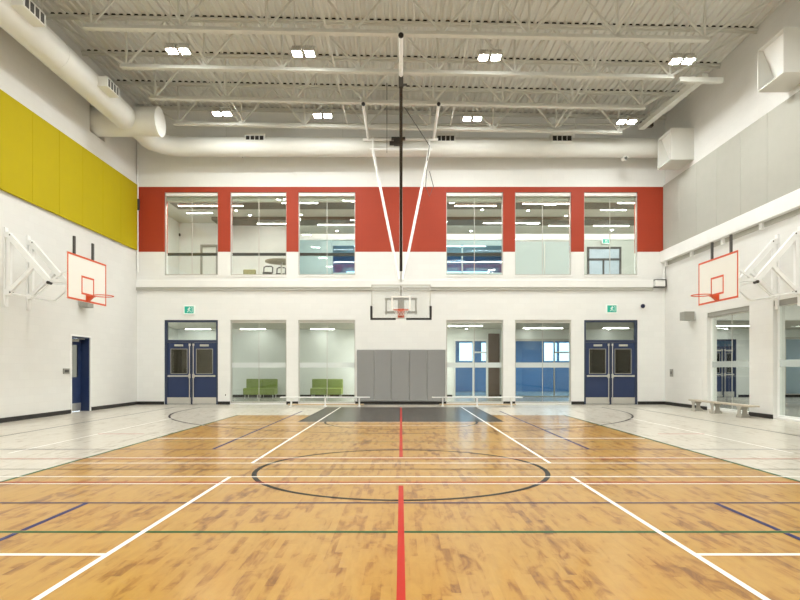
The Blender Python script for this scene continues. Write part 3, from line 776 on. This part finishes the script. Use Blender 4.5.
# ------------------------------------------------------------------ small wall things
def exit_sign(x, y, z, label, w=.40, h=.32, f=-1):
    t = thing('exit_sign', label, 'exit sign', (x, y, z), group='green exit signs')
    MB().box(x - w / 2, x + w / 2, y - .06, y, z - h / 2, z + h / 2, .008).build('sign_box', M['sign_white'], t)
    yy = y - .064; gw, gh = w * .40, h * .38
    MB().box(x - gw, x + gw, yy, y - .0602, z - gh, z + gh).build('green_panel', M['sign_green'], t)
    k = h / .32; ym = yy - .004
    mb = MB()
    def lp(pts): mb.poly_prism([(x + a * k, ym, z + b * k) for a, b in pts], (0, .0038, 0))
    lp([(.012 + .018 * math.cos(q * PI / 5), .075 + .018 * math.sin(q * PI / 5)) for q in range(10)])
    lp([(-.022, .05), (.018, .056), (.012, -.01), (-.022, -.01)])
    lp([(.012, .052), (.05, .03), (.065, .045), (.058, .055), (.046, .046), (.014, .065)])
    lp([(-.02, .052), (-.056, .026), (-.05, .0), (-.038, .0), (-.04, .022), (-.016, .038)])
    lp([(.0, -.008), (.014, -.008), (.05, -.04), (.044, -.085), (.030, -.085), (.032, -.048)])
    lp([(-.024, -.008), (-.004, -.008), (-.02, -.05), (-.07, -.07), (-.066, -.082), (-.03, -.066)])
    lp([(.075, .085), (.12, .085), (.12, -.085), (.075, -.085), (.075, -.072), (.106, -.072), (.106, .072), (.075, .072)])
    mb.build('running_figure', M['sign_white'], t)
exit_sign((189.7 - VX) * D / F, D - .001, EYE + (369 - 310) * D / F, 'green running-figure exit sign above the left double door')
exit_sign((611.3 - VX) * D / F, D - .001, EYE + (369 - 309) * D / F, 'green running-figure exit sign above the right double door')

t = thing('wall_speaker', 'grey box speaker on the left wall below the hoop', 'speaker', (-HX, 17.6, 3.1), group='grey wall speakers')
MB().box(-HX + .03, -HX + .27, 17.5, 17.85, 3.07, 3.29, .01).build('speaker_box', M['grey_metal'], t)
MB().box(-HX, -HX + .03, 17.6, 17.75, 3.1, 3.26).build('wall_bracket', M['white'], t)
t = thing('wall_speaker', 'grey box speaker on the right wall left of the tall windows', 'speaker', (HX, 19.3, 2.85), group='grey wall speakers')
MB().box(HX - .36, HX - .04, 19.15, 19.5, 2.83, 3.10, .01).build('speaker_box', M['grey_metal'], t)
MB().box(HX - .04, HX, 19.2, 19.45, 2.86, 3.06).build('wall_bracket', M['white'], t)
t = thing('dome_camera', 'small dark dome camera on the far wall right of the exit sign', 'camera', at(642, 306, D))
p = at(642, 306, D)
MB().box(p.x - .06, p.x + .06, D - .05, D, p.z - .02, p.z + .09, .01).build('camera_mount', M['white'], t)
mb = MB(); bmesh.ops.create_uvsphere(mb.bm, u_segments=16, v_segments=10, radius=.075, matrix=Matrix.Translation((p.x, D - .08, p.z - .01)))
mb.build('dome', pm('dark blue dome', rgb(36, 40, 70), .2), t, smooth=True)
t = thing('spot_camera', 'small white camera hanging under the far duct at right', 'camera', (8.0, 20.3, 8.3))
p = at(624, 158.5, 20.45)
MB().cyl((p.x, p.y - .18, p.z - .05), (p.x, p.y + .12, p.z + .02), .07, 14).build('camera_body', M['duct'], t, smooth=True)
MB().cyl((p.x, p.y, p.z), (p.x, p.y, DZ - .05 - RD + .01), .02, 8).build('camera_stem', M['duct'], t)
MB().cyl((p.x, p.y - .185, p.z - .052), (p.x, p.y - .175, p.z - .05), .055, 14).build('camera_lens', M['dgrey'], t)
def wall_plate(name, label, cat, a, b, m, extra=None):
    o = thing(name, label, cat, ((a[0] + b[0]) / 2, (a[1] + b[1]) / 2, a[2]))
    MB().box(a[0], b[0], a[1], b[1], a[2], b[2], .004).build('plate', m, o)
    if extra: MB().box(*extra).build('button', M['dgrey'], o)
wall_plate('card_reader', 'grey switch box on the left wall just nearer than the door', 'switch', (-HX, 16.70, 1.13), (-HX + .03, 17.0, 1.28), M['grey_metal'], (-HX + .03, -HX + .036, 16.75, 16.95, 1.17, 1.24))
wall_plate('light_switch', 'grey light switch on the right wall near the far corner', 'switch', (HX - .025, 20.75, 1.0), (HX, 20.97, 1.26), M['grey_metal'], (HX - .031, HX - .025, 20.82, 20.9, 1.08, 1.18))
wall_plate('wall_outlet', 'small white outlet on the far wall beside the left double door', 'outlet', (-6.29, D - .015, .28), (-6.20, D, .40), M['white'], (-6.26, -6.23, D - .018, D - .015, .31, .37))
wall_plate('access_panel', 'flush white access panel low on the right wall behind the bench end', 'panel', (HX - .012, 18.75, .28), (HX, 19.75, .95), M['wall_y'])
mb = MB().cyl((-HX + .05, D - .06, 4.7), (-HX + .05, D - .06, 9.6), .03, 10)
o = mb.build('conduit', M['white'], label='white conduit pipe down the far left corner', cat='pipe', base=(-HX + .05, D - .06, 4.7), smooth=True)
MB().box(-HX + .0, -HX + .10, D - .10, D - .001, 6.9, 7.3).build('strap', M['dgrey'], o)
mb = MB().cyl((HX - .05, D - .05, 4.45), (HX - .05, D - .05, 5.04), .03, 10)
mb.build('conduit', M['white'], label='short white conduit pipe in the far right corner', cat='pipe', base=(HX - .05, D - .05, 4.45), smooth=True)

# ------------------------------------------------------------------ benches
def white_bench(x0, x1, y, label):
    t = thing('bench', label, 'bench', ((x0 + x1) / 2, y, 0), group='gym benches')
    MB().box(x0, x1, y - .12, y + .12, .30, .332, .008).build('seat', M['hang'], t)
    MB().box(x0 + .25, x1 - .2, y - .02, y + .02, .05, .10, .005).build('stretcher', M['bench_wood'], t)
    for x in (x0 + .36, (x0 + x1) / 2, x1 - .36):
        MB().box(x - .022, x + .022, y - .05, y + .05, .02, .30).box(x - .035, x + .035, y - .17, y + .17, .002, .03).build('leg', M['hang'], t)
yb = 20.15
white_bench((280.5 - VX) * yb / F, (370 - VX) * yb / F, yb, 'low white bench in front of the left ground-floor windows')
white_bench((432 - VX) * yb / F, (522 - VX) * yb / F, yb, 'low white bench in front of the right ground-floor windows')
t = thing('bench', 'low grey bench with worn wooden seat along the right wall', 'bench', (8.95, 17.0, 0), group='gym benches')
MB().box(8.82, 9.08, 15.2, 18.45, .295, .335, .008).build('seat', pm('grey washed wood', rgb(190, 178, 160), .5, var=.08, scale=12), t)
for y in (15.65, 17.0, 18.1):
    mb = MB(); a = .16
    mb.poly_prism([(8.95 - a, y - .13, .002), (8.95 - a, y + .13, .002), (8.95 - a, y + .13, .05), (8.95 - a, y + .06, .10), (8.95 - a, y + .05, .2), (8.95 - a, y + .11, .295), (8.95 - a, y - .11, .295), (8.95 - a, y - .05, .2), (8.95 - a, y - .06, .10), (8.95 - a, y - .13, .05)], (.03, 0, 0))
    mb.poly_prism([(8.95 - .13, y - .02, .002), (8.95 + .13, y - .02, .002), (8.95 + .13, y - .02, .05), (8.95 + .06, y - .02, .10), (8.95 + .05, y - .02, .2), (8.95 + .11, y - .02, .295), (8.95 - .11, y - .02, .295), (8.95 - .05, y - .02, .2), (8.95 - .06, y - .02, .10), (8.95 - .13, y - .02, .05)], (0, .04, 0))
    mb.build('leg', M['bench_grey'], t)

# ------------------------------------------------------------------ rooms behind the glass
Y0 = D + .3
XE = 20.0      # right end of the building
YC = 27.0      # corridor back wall
struct(MB().box(-10.3, XE, Y0, 35.2, -.06, 0), 'floor_corridor', M['conc'], 'grey corridor floor beyond the ground-floor windows', 'floor')
struct(MB().box(HX + .3, XE, 8, Y0, -.06, -.0005), 'floor_hall', M['conc'], 'grey hall floor beyond the right-wall windows', 'floor')
struct(MB().box(-10.3, XE, Y0, 35.2, 3.05, 4.25), 'ceiling_corridor', M['corr_ceiling'], 'low grey corridor ceiling behind the ground-floor windows', 'ceiling')
struct(MB().box(HX + .3, XE, 8, Y0, 3.9, 4.2), 'ceiling_hall', M['corr_ceiling'], 'hall ceiling beyond the right-wall windows', 'ceiling')
# corridor back wall: white at left, door and glazed openings at right
OP = [(2.38, 3.90, 0, 2.62), (5.0, 7.75, 0, 2.62), (13.9, 15.05, 0, 2.6), (16.4, 18.6, .1, 2.7)]
xs = brk([-10.3, XE] + [v for q in OP for v in q[:2]]); zs = brk([0, .1, 2.6, 2.62, 2.7, 3.05])
def corr_solid(u, v):
    for a, b, p, q in OP:
        if a < u < b and p < v < q: return None
    return 0
grid_wall('wall_corridor', 'x', YC, YC + .2, xs, zs, corr_solid, 'pale corridor wall seen through the ground-floor windows', [M['corr']])
mb = MB()
for a, b in ((-10.0, 2.3), (3.98, 4.92), (7.83, 13.8), (15.15, XE)): mb.box(a, b, YC - .015, YC, .001, .11)
struct(mb, 'baseboard_corridor', M['black'], 'dark base along the corridor wall', 'baseboard')
struct(MB().box(-10.3, -10.0, Y0, 27.2, 0, 3.05), 'wall_corridor_left', M['corr'], 'left end wall of the corridor', 'wall')
struct(MB().box(XE, XE + .2, 8, 35.2, 0, 4.2), 'wall_hall_right', M['corr'], 'far side wall of the hall at right', 'wall')
struct(MB().box(HX + .3, XE, 7.8, 8, 0, 4.2), 'wall_hall_front', M['corr'], 'near end wall of the hall at right', 'wall')
struct(MB().box(HX + .3, XE, D, Y0, ZL1, 4.2), 'wall_bulkhead', M['white'], 'white bulkhead over the hall opening seen through the right windows', 'wall')
# glazed openings in the corridor wall
for k, (a, b, p, q) in enumerate(OP):
    if k == 2: continue
    w = thing('window_%d' % (13 + k), ['glazed door screen in the corridor behind the third ground-floor window', 'blue glazed screen behind the fourth ground-floor window', '', 'blue glazed screen seen through the window at the right edge'][k], 'window', ((a + b) / 2, YC, p), kind='structure')
    mb = MB().frame_xz(a, b, p, q, YC + .03, YC + .13, .07, .1, .05)
    mids = {0: [3.25], 1: [6.9], 3: [17.3]}[k]
    for m_ in mids: mb.box(m_ - .03, m_ + .03, YC + .04, YC + .12, p, q)
    if k in (0, 1): mb.box(mids[0], b, YC + .04, YC + .12, 1.98, 2.05)
    mb.build('window_frame', M['alu'] if k != 0 else M['white'], w)
    MB().box(a + .07, b - .07, YC + .075, YC + .083, p + .05, q - .1).build('pane', M['blue_glass'], w)
MB().box(3.92, 4.42, YC - .06, YC, .001, 2.85).build('column_panel', M['brown'], label='dark brown panel beside the corridor door behind glass', cat='panel', base=(4.2, YC, 0))
double_door(4, 13.9, 15.05, YC + .0, 'navy double door far behind the right-wall window', top=2.6, head=2.2, transom=True)
# room beyond, with daylight windows
EXT = [(3.3, 4.05), (4.55, 5.0), (8.1, 8.85), (8.95, 9.75), (19.2, 19.9)]
xs = brk([1.0, XE] + [v for c in EXT for v in c]); zs = brk([0, 1.72, 2.75, 3.05])
def ext_solid(u, v):
    for a, b in EXT:
        if a < u < b and 1.72 < v < 2.75: return None
    return 0
grid_wall('wall_classroom', 'x', 34.0, 34.2, xs, zs, ext_solid, 'blue grey outer wall with daylight windows behind the corridor', [M['bluewall']])
struct(MB().box(.8, 1.0, 27.2, 34.2, 0, 3.05), 'wall_classroom_left', M['bluewall'], 'blue grey side wall behind the corridor screen', 'wall')
# upper hall
XU = 12.6; YU = 29.4
struct(MB().box(-10.3, XU + .2, Y0, 35.4, 7.85, 8.15), 'ceiling_upper', M['corr_ceiling'], 'beige ceiling of the upper hall behind the red-band windows', 'ceiling')
struct(MB().box(-10.3, XU, Y0, 35.4, 4.25, 4.27), 'floor_upper', M['conc'], 'upper hall floor behind the red-band windows', 'floor')
struct(MB().box(-10.3, -10.0, Y0, 29.6, 4.25, 7.85), 'wall_upper_left', M['corr'], 'left end wall of the upper hall', 'wall')
struct(MB().box(XU, XU + .2, Y0, 35.4, 4.25, 7.85), 'wall_upper_right', M['corr'], 'right end wall of the upper hall', 'wall')
struct(MB().box(-10.0, -5.0, 27.1, 29.4, 4.25, 7.85), 'wall_upper_white', M['corr'], 'white wall of the upper hall behind the first two upper windows', 'wall')
struct(MB().box(-5.0, -3.42, YU, YU + .2, 4.25, 7.57), 'wall_upper_teal', M['teal'], 'pale teal wall behind the third upper window', 'wall')
struct(MB().box(-5.0, XU, YU - .1, YU + .25, 7.57, 7.85), 'wall_upper_bulkhead', M['white'], 'white bulkhead band across the upper hall', 'wall')
struct(MB().box(8.75, XU, YU, YU + .2, 4.25, 7.57), 'wall_upper_grey', pm('grey hall paint', rgb(186, 190, 182), .6, var=.03), 'grey wall behind the sixth upper window', 'wall')
for i, (x0, x1, y0, y1) in enumerate(((-9.0, XU, 22.9, 24.3), (-8.2, XU, 26.0, 27.05))):
    struct(MB().box(x0, x1, y0, y1, 7.72, 7.85), 'ceiling_baffle_%d' % (i + 1), M['baffle'], ['brown dropped ceiling band nearest the upper windows', 'brown dropped ceiling band deeper in the upper hall'][i], 'ceiling')
w = thing('window_17', 'blue glazed screen in the upper hall behind the third and fourth upper windows', 'window', (1, YU, 4.27), kind='structure')
mb = MB().frame_xz(-3.4, 5.35, 4.27, 7.56, YU + .03, YU + .13, .06, .25, .06)
for x in (-1.2, 1.0, 3.0): mb.box(x - .03, x + .03, YU + .03, YU + .13, 4.27, 7.4)
mb.box(-3.4, 5.35, YU + .03, YU + .13, 5.82, 5.98)
mb.build('window_frame', M['teal'], w)
MB().box(-3.34, 5.29, YU + .08, YU + .088, 4.33, 7.32).build('pane', M['blue_glass'], w)
w = thing('window_18', 'frosted glass screen behind the fifth upper window', 'window', (7, YU, 4.27), kind='structure')
MB().frame_xz(5.4, 8.7, 4.27, 7.56, YU + .03, YU + .13, .05).box(7.02, 7.06, YU + .03, YU + .13, 4.3, 7.4).build('window_frame', M['alu'], w)
MB().box(5.45, 8.65, YU + .07, YU + .08, 4.32, 7.51).build('pane', M['frost'], w)
grid_wall('wall_upper_outer', 'x', 35.2, 35.4, brk([-5, -3.2, 5.2, XU]), brk([4.25, 4.6, 7.0, 7.85]), lambda u, v: None if (-3.2 < u < 5.2 and 4.6 < v < 7.0) else 0, 'blue grey outer wall with a wide daylight window upstairs', [M['bluewall']])
struct(MB().box(-5.0, -4.8, YU + .2, 35.2, 4.25, 7.85), 'wall_upper_side', M['bluewall'], 'blue grey side wall upstairs', 'wall')
# doors upstairs
d = thing('door_5', 'closed pale door upstairs behind the first upper window', 'door', (-8.6, 27.1, 4.27), kind='structure')
x0, x1 = (201 - VX) * 27.1 / F, (218.5 - VX) * 27.1 / F
MB().frame_xz(x0, x1, 4.27, EYE + (369 - 245) * 27.1 / F, 27.0, 27.1, .09).build('door_frame', M['grey_metal'], d)
MB().box(x0 + .09, x1 - .09, 27.05, 27.1, 4.27, EYE + (369 - 247) * 27.1 / F - .05).build('door_leaf', M['corr'], d)
d = thing('door_6', 'grey framed glazed door upstairs behind the sixth upper window', 'door', (10, YU, 4.27), kind='structure')
x0, x1 = (587 - VX) * YU / F, (621 - VX) * YU / F; zt = EYE + (369 - 247) * YU / F
mb = MB().frame_xz(x0, x1, 4.27, zt, YU - .06, YU, .10, .10, 0); mb.box(x0, x1, YU - .06, YU, EYE + (369 - 260.5) * YU / F, EYE + (369 - 258.5) * YU / F); mb.box((x0 + x1) / 2 - .08, (x0 + x1) / 2 + .0, YU - .06, YU, 4.27, EYE + (369 - 260) * YU / F)
mb.build('door_frame', M['dgrey'], d)
MB().box(x0 + .1, x1 - .1, YU - .02, YU, 4.27, zt - .1).build('door_leaf', pm('pale blue glazed leaf', rgb(172, 186, 196), .3), d)
exit_sign((605.5 - VX) * 29.3 / F, 29.3, EYE + (369 - 241.5) * 29.3 / F, 'small green exit sign upstairs behind the sixth upper window', .38, .26)
# linear lights
def bar_light(x0, x1, y, z, label, group, w=.07):
    t = thing('linear_light', label, 'light', ((x0 + x1) / 2, y, z), group=group)
    MB().box(x0, x1, y - w / 2, y + w / 2, z + .012, z + .06).build('light_body', M['steel_white'], t)
    MB().box(x0 + .01, x1 - .01, y - w / 2 + .01, y + w / 2 - .01, z, z + .012).build('lens', M['bar_lens'], t)
up = [(-8.75, -6.2, 23.6, 'nearer ceiling band, behind the first upper window'), (-4.6, -3.2, 23.2, 'nearer ceiling band, behind the third upper window'), (2.1, 3.75, 23.6, 'nearer ceiling band, behind the fourth upper window'),
      (4.7, 6.95, 23.3, 'nearer ceiling band, behind the fifth upper window'), (8.35, 9.6, 23.2, 'nearer ceiling band, behind the sixth upper window'), (-9.0, -7.9, 25.2, 'middle ceiling, behind the first upper window'),
      (8.2, 9.25, 24.7, 'middle ceiling, behind the sixth upper window'), (-6.35, -5.07, 26.5, 'deeper ceiling band, behind the second upper window'), (-3.7, -1.6, 26.7, 'deeper ceiling band, behind the third upper window'),
      (3.6, 6.1, 26.4, 'deeper ceiling band, between the fourth and fifth upper windows'), (6.6, 7.8, 26.9, 'deeper ceiling band, at the right of the fifth upper window'), (8.6, 10.2, 26.9, 'deeper ceiling band, behind the sixth upper window')]
for a, b, y, s in up: bar_light(a, b, y, 7.66 if 'middle' not in s else 7.79, 'lit linear light on the ' + s, 'upper hall linear lights')
lo = [(-9.4, -8.3, 26.2, 'behind the left door transom'), (-7.0, -5.9, 26.2, 'behind the first ground-floor window'), (-3.95, -2.9, 26.2, 'behind the second ground-floor window'), (1.9, 3.3, 24.3, 'behind the third ground-floor window'),
      (5.2, 6.9, 25.6, 'behind the fourth ground-floor window'), (8.6, 9.7, 25.6, 'behind the right door transom'), (12.2, 15.2, 24.2, 'beyond the right-wall window')]
for a, b, y, s in lo: bar_light(a, b, y, 2.99, 'lit linear ceiling light in the corridor ' + s, 'corridor linear lights')
for a, b, y, s in ((2.0, 4.0, 30.5, 'left one'), (6.0, 9.0, 30.5, 'middle one'), (14.0, 18.0, 30.5, 'right one')): bar_light(a, b, y, 2.99, 'added linear fill light in the room behind the blue screens, ' + s, 'classroom fill lights')  # bars added to brighten the dim room beyond the corridor
bar_light(-2.5, 4.5, 32.0, 7.79, 'added linear fill light upstairs beyond the blue glazed screen', 'upper room fill lights')  # bar added to lift the light in the blue upper room
M['dl_lens'] = emis('downlight lens', (1, .99, .95, 1), 45)
def downlight(x, y, z, label, group):
    t = thing('downlight', label, 'light', (x, y, z), group=group)
    MB().cyl((x, y, z - .02), (x, y, z), .085, 20).build('trim_ring', M['white'], t)
    MB().cyl((x, y, z - .024), (x, y, z - .02), .05, 20).build('lens', M['dl_lens'], t)
for (px_, y), s in zip([(192, 25.3), (236, 24.9), (250, 25.7), (301, 25.6), (337, 28.6), (482, 24.8), (471, 28.6), (528, 24.9), (566, 25.8), (612, 28.4)],
        ['behind the first upper window', 'behind the second upper window, nearer', 'behind the second upper window, deeper', 'behind the third upper window, nearer', 'behind the third upper window, deeper', 'behind the fourth upper window, nearer', 'behind the fourth upper window, deeper', 'behind the fifth upper window, nearer', 'behind the fifth upper window, deeper', 'behind the sixth upper window']):
    downlight((px_ - VX) * y / F, y, 7.85, 'small recessed downlight in the upper hall ceiling ' + s, 'upper hall downlights')
for x, s in ((-8.8, 'behind the left door transom'), (-6.3, 'behind the first ground-floor window'), (-3.5, 'behind the second ground-floor window'), (2.9, 'behind the third ground-floor window'), (5.6, 'behind the fourth ground-floor window'), (9.2, 'behind the right door transom'), (14.4, 'beyond the right-wall window')):
    downlight(x, 26.6, 3.05, 'small recessed downlight in the corridor ceiling ' + s, 'corridor downlights')
for x, s in ((3.5, 'left one'), (8.0, 'middle one'), (17.0, 'right one')):  # extra downlights added as fill for the same room
    downlight(x, 31.5, 3.05, 'small added fill downlight in the room behind the blue screens, ' + s, 'classroom fill downlights')
def hidden_fill(x, y, z, sx, sy, watts, tilt=0):  # unseen area lamps added to brighten the rooms behind the glass
    ld = bpy.data.lights.new('hidden_fill_light', 'AREA'); ld.shape = 'RECTANGLE'; ld.size = sx; ld.size_y = sy; ld.energy = watts; ld.color = (1, .99, .95)
    lo = bpy.data.objects.new('hidden_fill_light', ld); C.objects.link(lo); lo.location = (x, y, z); lo.rotation_euler = (math.radians(tilt), 0, 0)
hidden_fill(1.2, 22.1, 7.82, 21, .3, 620)      # added fill over the upper hall, hidden by the window heads
hidden_fill(0, 25.2, 3.03, 3.0, .9, 150)        # added corridor fill, hidden behind the centre pier
hidden_fill(-9.4, 23.2, 3.03, .9, .9, 55)
hidden_fill(3.8, 27.2, 7.82, 17, .08, 160, 55)
hidden_fill(6.5, 30.5, 3.03, 9, 2, 190)
hidden_fill(14.75, 24.5, 3.03, .8, 1.2, 45)
hidden_fill(1.0, 30.0, 7.82, 6, .4, 130)
hidden_fill(14.5, 14.5, 3.88, 6, 6, 320)       # unseen fill for the hall at right
# guard rail behind the upper glass
t = thing('guard_rail', 'dark guard rail behind the first four upper windows', 'rail', (-2.5, D + .55, 4.27))
MB().box(-9.9, 4.0, D + .52, D + .58, 5.40, 5.50).build('rail', M['dgrey'], t)
for x in (-9.0, -6.3, -3.87, 0, 3.85): MB().box(x - .03, x + .03, D + .52, D + .58, 4.27, 5.40).build('post', M['dgrey'], t)

# sofas in the corridor
def sofa(cx, y, label):
    t = thing('sofa', label, 'sofa', (cx, y, 0), group='green corridor sofas')
    w = .675
    for s in (-1, 1):
        x0, x1 = (cx - w, cx - .004) if s < 0 else (cx + .004, cx + w)
        MB().box(x0, x1, y - .36, y + .26, .16, .44, .03).build('seat', M['green'], t)
        MB().box(x0, x1, y + .20, y + .36, .16, .83, .03).build('backrest', M['green'], t)
    for dx in (-.60, -.06, .06, .60):
        for dy in (-.30, .30):
            MB().cyl((cx + dx, y + dy, 0.001), (cx + dx, y + dy, .17), .016, 8).build('leg', M['chrome'], t)
sofa(-6.10, 26.1, 'green two-seat sofa behind the first ground-floor window from the left')
sofa(-3.22, 26.1, 'green two-seat sofa behind the second ground-floor window from the left')

# upstairs table, stools and lounge chair
zf = 4.27
t = thing('bar_table', 'round bar table upstairs behind the second upper window', 'table', (-4.55, 22.9, zf))
MB().cyl((-4.55, 22.9, zf + 1.06), (-4.55, 22.9, zf + 1.10), .62, 36).build('tabletop', pm('table laminate', rgb(150, 140, 116), .4), t, smooth=True)
MB().cyl((-4.55, 22.9, zf + .03), (-4.55, 22.9, zf + 1.06), .035, 14).build('column', M['chrome'], t, smooth=True)
MB().cyl((-4.55, 22.9, zf), (-4.55, 22.9, zf + .03), .28, 24).build('base', M['chrome'], t, smooth=True)
def stool(x, y, label):
    t = thing('bar_stool', label, 'stool', (x, y, zf), group='dark bar stools')
    MB().cyl((x, y, zf + .70), (x, y, zf + .75), .19, 20).build('seat', M['dgrey'], t, smooth=True)
    MB().tube([(x - .17, y + .1, zf + .74), (x - .17, y + .17, zf + .98), (x - .1, y + .22, zf + 1.03), (x + .1, y + .22, zf + 1.03), (x + .17, y + .17, zf + .98), (x + .17, y + .1, zf + .74)], .025, 8).build('backrest', M['blacksteel'], t, smooth=True)
    for sx in (-1, 1):
        for sy in (-1, 1): MB().cyl((x + sx * .2, y + sy * .2, zf), (x + sx * .12, y + sy * .12, zf + .72), .014, 8).build('leg', M['blacksteel'], t)
stool(-5.2, 23.4, 'dark bar stool left of the round upstairs table')
stool(-4.75, 23.7, 'dark bar stool behind the round upstairs table')
stool(-4.2, 23.5, 'dark bar stool right of the round upstairs table')
t = thing('lounge_chair', 'olive lounge chair upstairs behind the second upper window', 'chair', (-6.1, 24.0, zf))
MB().box(-6.35, -5.85, 23.7, 24.2, zf + .25, zf + .50, .03).build('seat', M['olive'], t)
MB().box(-6.35, -5.85, 24.15, 24.30, zf + .25, zf + 1.0, .03).build('backrest', M['olive'], t)
for dx in (-.22, .22):
    for dy in (-.22, .22): MB().cyl((-6.1 + dx, 24.0 + dy, zf), (-6.1 + dx, 24.0 + dy, zf + .25), .02, 8).build('leg', M['dgrey'], t)
t = MB().box(*(lambda p: (p.x - .12, p.x + .12, 27.04, 27.1, p.z - .06, p.z + .06))(at(178, 235, 27.1))).build('wall_alarm', M['dgrey'], label='small dark alarm on the upstairs white wall behind the first upper window', cat='alarm', base=at(178, 235, 27.1))

# ------------------------------------------------------------------ daylight outside
wd = bpy.data.worlds.new('sky'); bpy.context.scene.world = wd; wd.use_nodes = True
nt = wd.node_tree; bg = nt.nodes['Background']
bg.inputs[0].default_value = (.78, .91, 1.0, 1); bg.inputs[1].default_value = 2.6

# ------------------------------------------------------------------ lamp strengths, camera, view
for ld in bpy.data.lights:
    if ld.get('gym'): ld.energy = 52
cd = bpy.data.cameras.new('camera'); co = bpy.data.objects.new('camera', cd); C.objects.link(co)
cd.sensor_fit = 'HORIZONTAL'; cd.sensor_width = 36; cd.lens = F / 800 * 36
cd.shift_x = -1 / 800; cd.shift_y = (VY - 300) / 800
cd.clip_start = .05; cd.clip_end = 200
co.location = (0, 0, EYE); co.rotation_euler = (PI / 2, 0, 0)
sc = bpy.context.scene; sc.camera = co
vs_ = sc.view_settings
vs_.view_transform = 'Standard'; vs_.look = 'None'; vs_.gamma = 1; vs_.use_curve_mapping = False
vs_.exposure = 0.78
sc.cycles.sampling_pattern = 'BLUE_NOISE'
sc.cycles.caustics_reflective = False; sc.cycles.caustics_refractive = False
sc.cycles.sample_clamp_indirect = 4.0; sc.cycles.blur_glossy = 1.5
